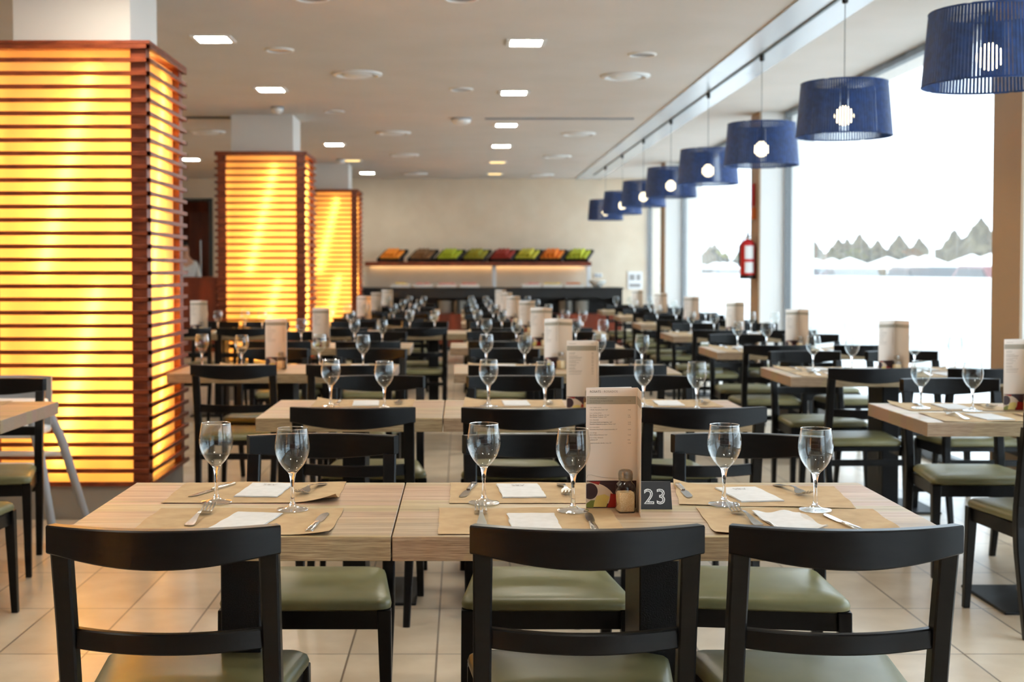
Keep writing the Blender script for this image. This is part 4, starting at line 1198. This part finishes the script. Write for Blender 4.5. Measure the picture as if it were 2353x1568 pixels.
# waiter behind the counter, seen in profile from the back
def person():
    skin = M('skin', (196, 148, 118), 0.5); shirt = M('pale_grey_shirt', (206, 208, 206), 0.8); tro = M('black_trousers', (28, 28, 32), 0.8); hair = M('dark_hair', (30, 22, 18), 0.6)
    o = bpy.data.objects.new('person', None); COL.objects.link(o); o.location = (-4.70, 22.2, 0); o.rotation_euler = (0, 0, R(30))
    tag(o, 'person in a pale grey shirt standing behind the far left service counter', 'person')
    def skinned(name, verts, edges, radii, mat, root_i=0):
        me = bpy.data.meshes.new(name); me.from_pydata(verts, edges, [])
        ob = mesh_obj(name, me, o); me.materials.append(mat)
        sk = ob.modifiers.new('skin', 'SKIN'); ob.modifiers.new('sub', 'SUBSURF').levels = 1
        ob.modifiers['sub'].render_levels = 2; sk.use_smooth_shade = True
        for i, r_ in enumerate(radii):
            v = me.skin_vertices[0].data[i]; v.radius = r_ if isinstance(r_, tuple) else (r_, r_); v.use_root = (i == root_i)
        return ob
    V = [(0, 0, 0.95), (0, 0.0, 1.15), (0, 0.0, 1.35), (0, -0.01, 1.48), (0, -0.02, 1.56), (0, -0.03, 1.66), (0, -0.02, 1.74),
         (0.18, 0, 1.42), (0.23, -0.03, 1.18), (0.20, -0.22, 1.10), (-0.18, 0, 1.42), (-0.23, -0.03, 1.18), (-0.20, -0.22, 1.10),
         (0.10, 0, 0.88), (0.10, -0.01, 0.50), (0.10, 0.02, 0.10), (0.10, -0.12, 0.04), (-0.10, 0, 0.88), (-0.10, -0.01, 0.50), (-0.10, 0.02, 0.10), (-0.10, -0.12, 0.04),
         (0.20, -0.30, 1.10), (-0.20, -0.30, 1.10)]
    E = [(0, 1), (1, 2), (2, 3), (3, 4), (4, 5), (5, 6), (3, 7), (7, 8), (8, 9), (9, 21), (3, 10), (10, 11), (11, 12), (12, 22), (0, 13), (13, 14), (14, 15), (15, 16), (0, 17), (17, 18), (18, 19), (19, 20)]
    rad = [(0.15, 0.10), (0.14, 0.10), (0.16, 0.11), (0.09, 0.07), 0.052, (0.075, 0.09), (0.06, 0.075), 0.055, 0.042, 0.030, 0.055, 0.042, 0.030, 0.085, 0.060, 0.042, 0.035, 0.085, 0.060, 0.042, 0.035, (0.035, 0.016), (0.035, 0.016)]
    skinned('body', V, E, rad, skin)
    Vs = [V[0], V[1], V[2], (0, -0.01, 1.46), (0.185, 0, 1.42), (0.235, -0.03, 1.18), (0.21, -0.15, 1.13), (-0.185, 0, 1.42), (-0.235, -0.03, 1.18), (-0.21, -0.15, 1.13)]
    skinned('shirt', Vs, [(0, 1), (1, 2), (2, 3), (2, 4), (4, 5), (5, 6), (2, 7), (7, 8), (8, 9)], [(0.17, 0.125), (0.16, 0.12), (0.18, 0.13), (0.09, 0.08), 0.07, 0.057, 0.05, 0.07, 0.057, 0.05], shirt)
    Vt = [V[0], V[13], V[14], V[15], V[17], V[18], V[19]]
    skinned('trousers', Vt, [(0, 1), (1, 2), (2, 3), (0, 4), (4, 5), (5, 6)], [(0.16, 0.12), 0.10, 0.075, 0.06, 0.10, 0.075, 0.06], tro)
    skinned('hair', [(0, 0.0, 1.70), (0, 0.02, 1.76), (0, -0.04, 1.79)], [(0, 1), (1, 2)], [(0.08, 0.075), (0.078, 0.08), (0.06, 0.05)], hair)
    fc = MB()
    for s_ in (-1, 1):
        fc.lathe([(0.0001, -0.008), (0.008, -0.004), (0.008, 0.004), (0.0001, 0.008)], (s_ * 0.03, -0.118, 1.685), 8)
    fc.build('eyes', 'blackplastic', o, True)
    MB().loft([[(-0.012, -0.118, 1.645), (0.012, -0.118, 1.645), (0, -0.142, 1.65)], [(-0.005, -0.115, 1.685), (0.005, -0.115, 1.685), (0, -0.122, 1.685)]]).build('nose', skin, o, True)
person()

# ------------------------------------------------------------ grey high chair before the first lattice column
def high_chair():
    r = empty('baby_high_chair', (-2.24, 6.40, 0)); tag(r, 'grey plastic baby high chair standing before the nearest lattice column', 'high chair')
    for sx_ in (-1, 1):
        for sy_ in (-1, 1):
            MB().tube([(sx_ * 0.15, sy_ * 0.12, 0.66), (sx_ * 0.22, sy_ * 0.18, 0.45), (sx_ * 0.32, sy_ * 0.27, 0.02)], [0.020, 0.024, 0.020], 10).build('leg', 'grey', r, True)
            MB().lathe([(0.0001, 0), (0.036, 0), (0.034, 0.03), (0.022, 0.05), (0.0001, 0.05)], (sx_ * 0.325, sy_ * 0.275, 0), 14, cap=False).build('foot_cap', 'grey', r, True)
    MB().tube([(-0.24, -0.20, 0.38), (0.24, -0.20, 0.38)], 0.014, 8).tube([(-0.24, 0.20, 0.38), (0.24, 0.20, 0.38)], 0.014, 8).build('crossbar', 'white', r, True)
    MB().box(-0.18, 0.18, -0.15, 0.15, 0.50, 0.54, 0.015, 3).build('seat', 'white', r, True)
    rings = []
    for i in range(13):
        x = -0.19 + 0.38 * i / 12; y = 0.10 + 0.07 * (1 - (x / 0.19) ** 2)
        rings.append([(x, y, 0.54), (x, y + 0.02, 0.54), (x, y + 0.03, 0.78), (x, y + 0.01, 0.78)])
    MB().loft(rings).build('backrest', 'grey', r, True)
    MB().box(-0.22, 0.22, -0.30, -0.02, 0.655, 0.685, 0.012, 3).build('tray', 'white', r, True)
high_chair()

# ------------------------------------------------------------ exterior seen through the windows
struct(MB().box(XW + 0.36, 70, -60, 320, -0.15, -0.02).build('trim_10', 'ground'))
struct(MB().box(6.4, 6.55, -20, 120, -0.02, 1.22).build('wall_terrace', 'canvas'))
def make_tree():
    root = empty('pine_tree')
    rr = random.Random(2)
    f = MB()
    f.lathe([(1.5, 0.3), (2.5, 0.8), (2.5, 2.4), (2.0, 3.0), (1.1, 3.6), (0.6, 4.4), (0.05, 5.2)], n=18, cap=False)
    bmesh.ops.subdivide_edges(f.bm, edges=f.bm.edges[:], cuts=1, use_grid_fill=True)
    for v in f.bm.verts:
        q = rr.uniform(0.80, 1.18)
        v.co.x *= q; v.co.y *= q; v.co.z += rr.uniform(-0.22, 0.22) if v.co.z > 1 else 0
    f.build('crown', 'trees', root, True)
    MB().lathe([(0.16, 0), (0.12, 1.3)], n=8).build('trunk', 'redwood', root, True)
    return root
TP = Proto(make_tree())
yy = 72.0; k = 0
while yy < 300:
    TP.place((40 + rnd.uniform(-0.6, 0.6), yy, -0.02), rnd.uniform(0, 6), 'dark pine tree in the row beyond the terrace', 'tree', 'pine trees in a row outside', rnd.uniform(0.78, 1.06))
    yy += 5.4 * rnd.uniform(0.92, 1.12) + (0.3 if yy < 180 else 2.6); k += 1
def make_parasol():
    root = empty('white_parasol')
    c = MB()
    c.loft([[(1.35, 1.35, 1.45), (-1.35, 1.35, 1.45), (-2.2, -1.35, 1.45), (2.2, -1.35, 1.45)], [(1.4, 1.4, 1.58), (-1.4, 1.4, 1.58), (-1.4, -1.4, 1.58), (1.4, -1.4, 1.58)], [(0.03, 0.03, 2.3), (-0.03, 0.03, 2.3), (-0.03, -0.03, 2.3), (0.03, -0.03, 2.3)]])
    c.build('canopy', 'canvas', root)
    MB().tube([(0, 0, 0), (0, 0, 2.27)], 0.04, 8).build('pole', 'white', root, True)
    return root
PR = Proto(make_parasol())
for k in range(24):
    PR.place((30 + rnd.uniform(-1, 1), 74 + 5 * k, -0.02), 0.1 * k, 'white square market parasol outside beyond the terrace wall', 'parasol', 'white parasols outside')
def make_car(mat):
    root = empty('parked_car')
    b = MB()
    prof = [(-2.1, 0.35), (-2.15, 0.75), (-1.2, 0.92), (-0.6, 1.42), (0.9, 1.45), (1.7, 0.98), (2.1, 0.9), (2.15, 0.35)]
    b.prism([(-0.85, y, z) for y, z in prof], (1.7, 0, 0)); b.build('car_body', mat, root)
    MB().prism([(-0.87, y, z) for y, z in [(-1.0, 0.98), (-0.55, 1.36), (0.85, 1.39), (1.4, 1.0)]], (1.74, 0, 0)).build('windows', 'blackplastic', root)
    for sx_ in (-0.8, 0.8):
        for y in (-1.3, 1.3):
            wl = MB().lathe([(0.0001, -0.1), (0.33, -0.1), (0.33, 0.1), (0.0001, 0.1)], n=20, cap=False).build('wheel', 'blackplastic', root, True)
            wl.location = (sx_, y, 0.33); wl.rotation_euler = (0, PI / 2, 0)
    return root
cm = [M('dark_red_paint', (96, 34, 30), 0.3), M('dark_paint', (40, 46, 50), 0.3), M('grey_paint', (110, 116, 116), 0.3)]
for k, (x, y, c) in enumerate([(15.5, 62, 0), (15.5, 57, 1), (15.5, 52, 2), (13.0, 36.0, 1), (13.0, 31, 0), (15.5, 75, 2), (15.5, 81, 1), (15.5, 88, 0)]):
    r = make_car(cm[c]); r.location = (x, y, -0.02)
    tag(r, ['dark red', 'dark', 'grey'][c] + ' parked car outside, %s counted from the right' % ORD[[4, 3, 2, 1, 0, 5, 6, 7][k]], 'car', 'parked cars outside')
lm = empty('street_lamp', (17.0, 47.2, -0.02)); tag(lm, 'white street lamp with a globe outside the large window', 'street lamp')
MB().tube([(0, 0, 0), (0, 0, 3.2)], [0.11, 0.07], 10).build('pole', 'white', lm, True)
MB().lathe([(0.0001, 3.1)] + [(0.25 * math.sin(t_), 3.35 - 0.25 * math.cos(t_)) for t_ in [q * PI / 10 for q in range(1, 10)]] + [(0.0001, 3.6)], n=16, cap=False).build('globe', 'white', lm, True)
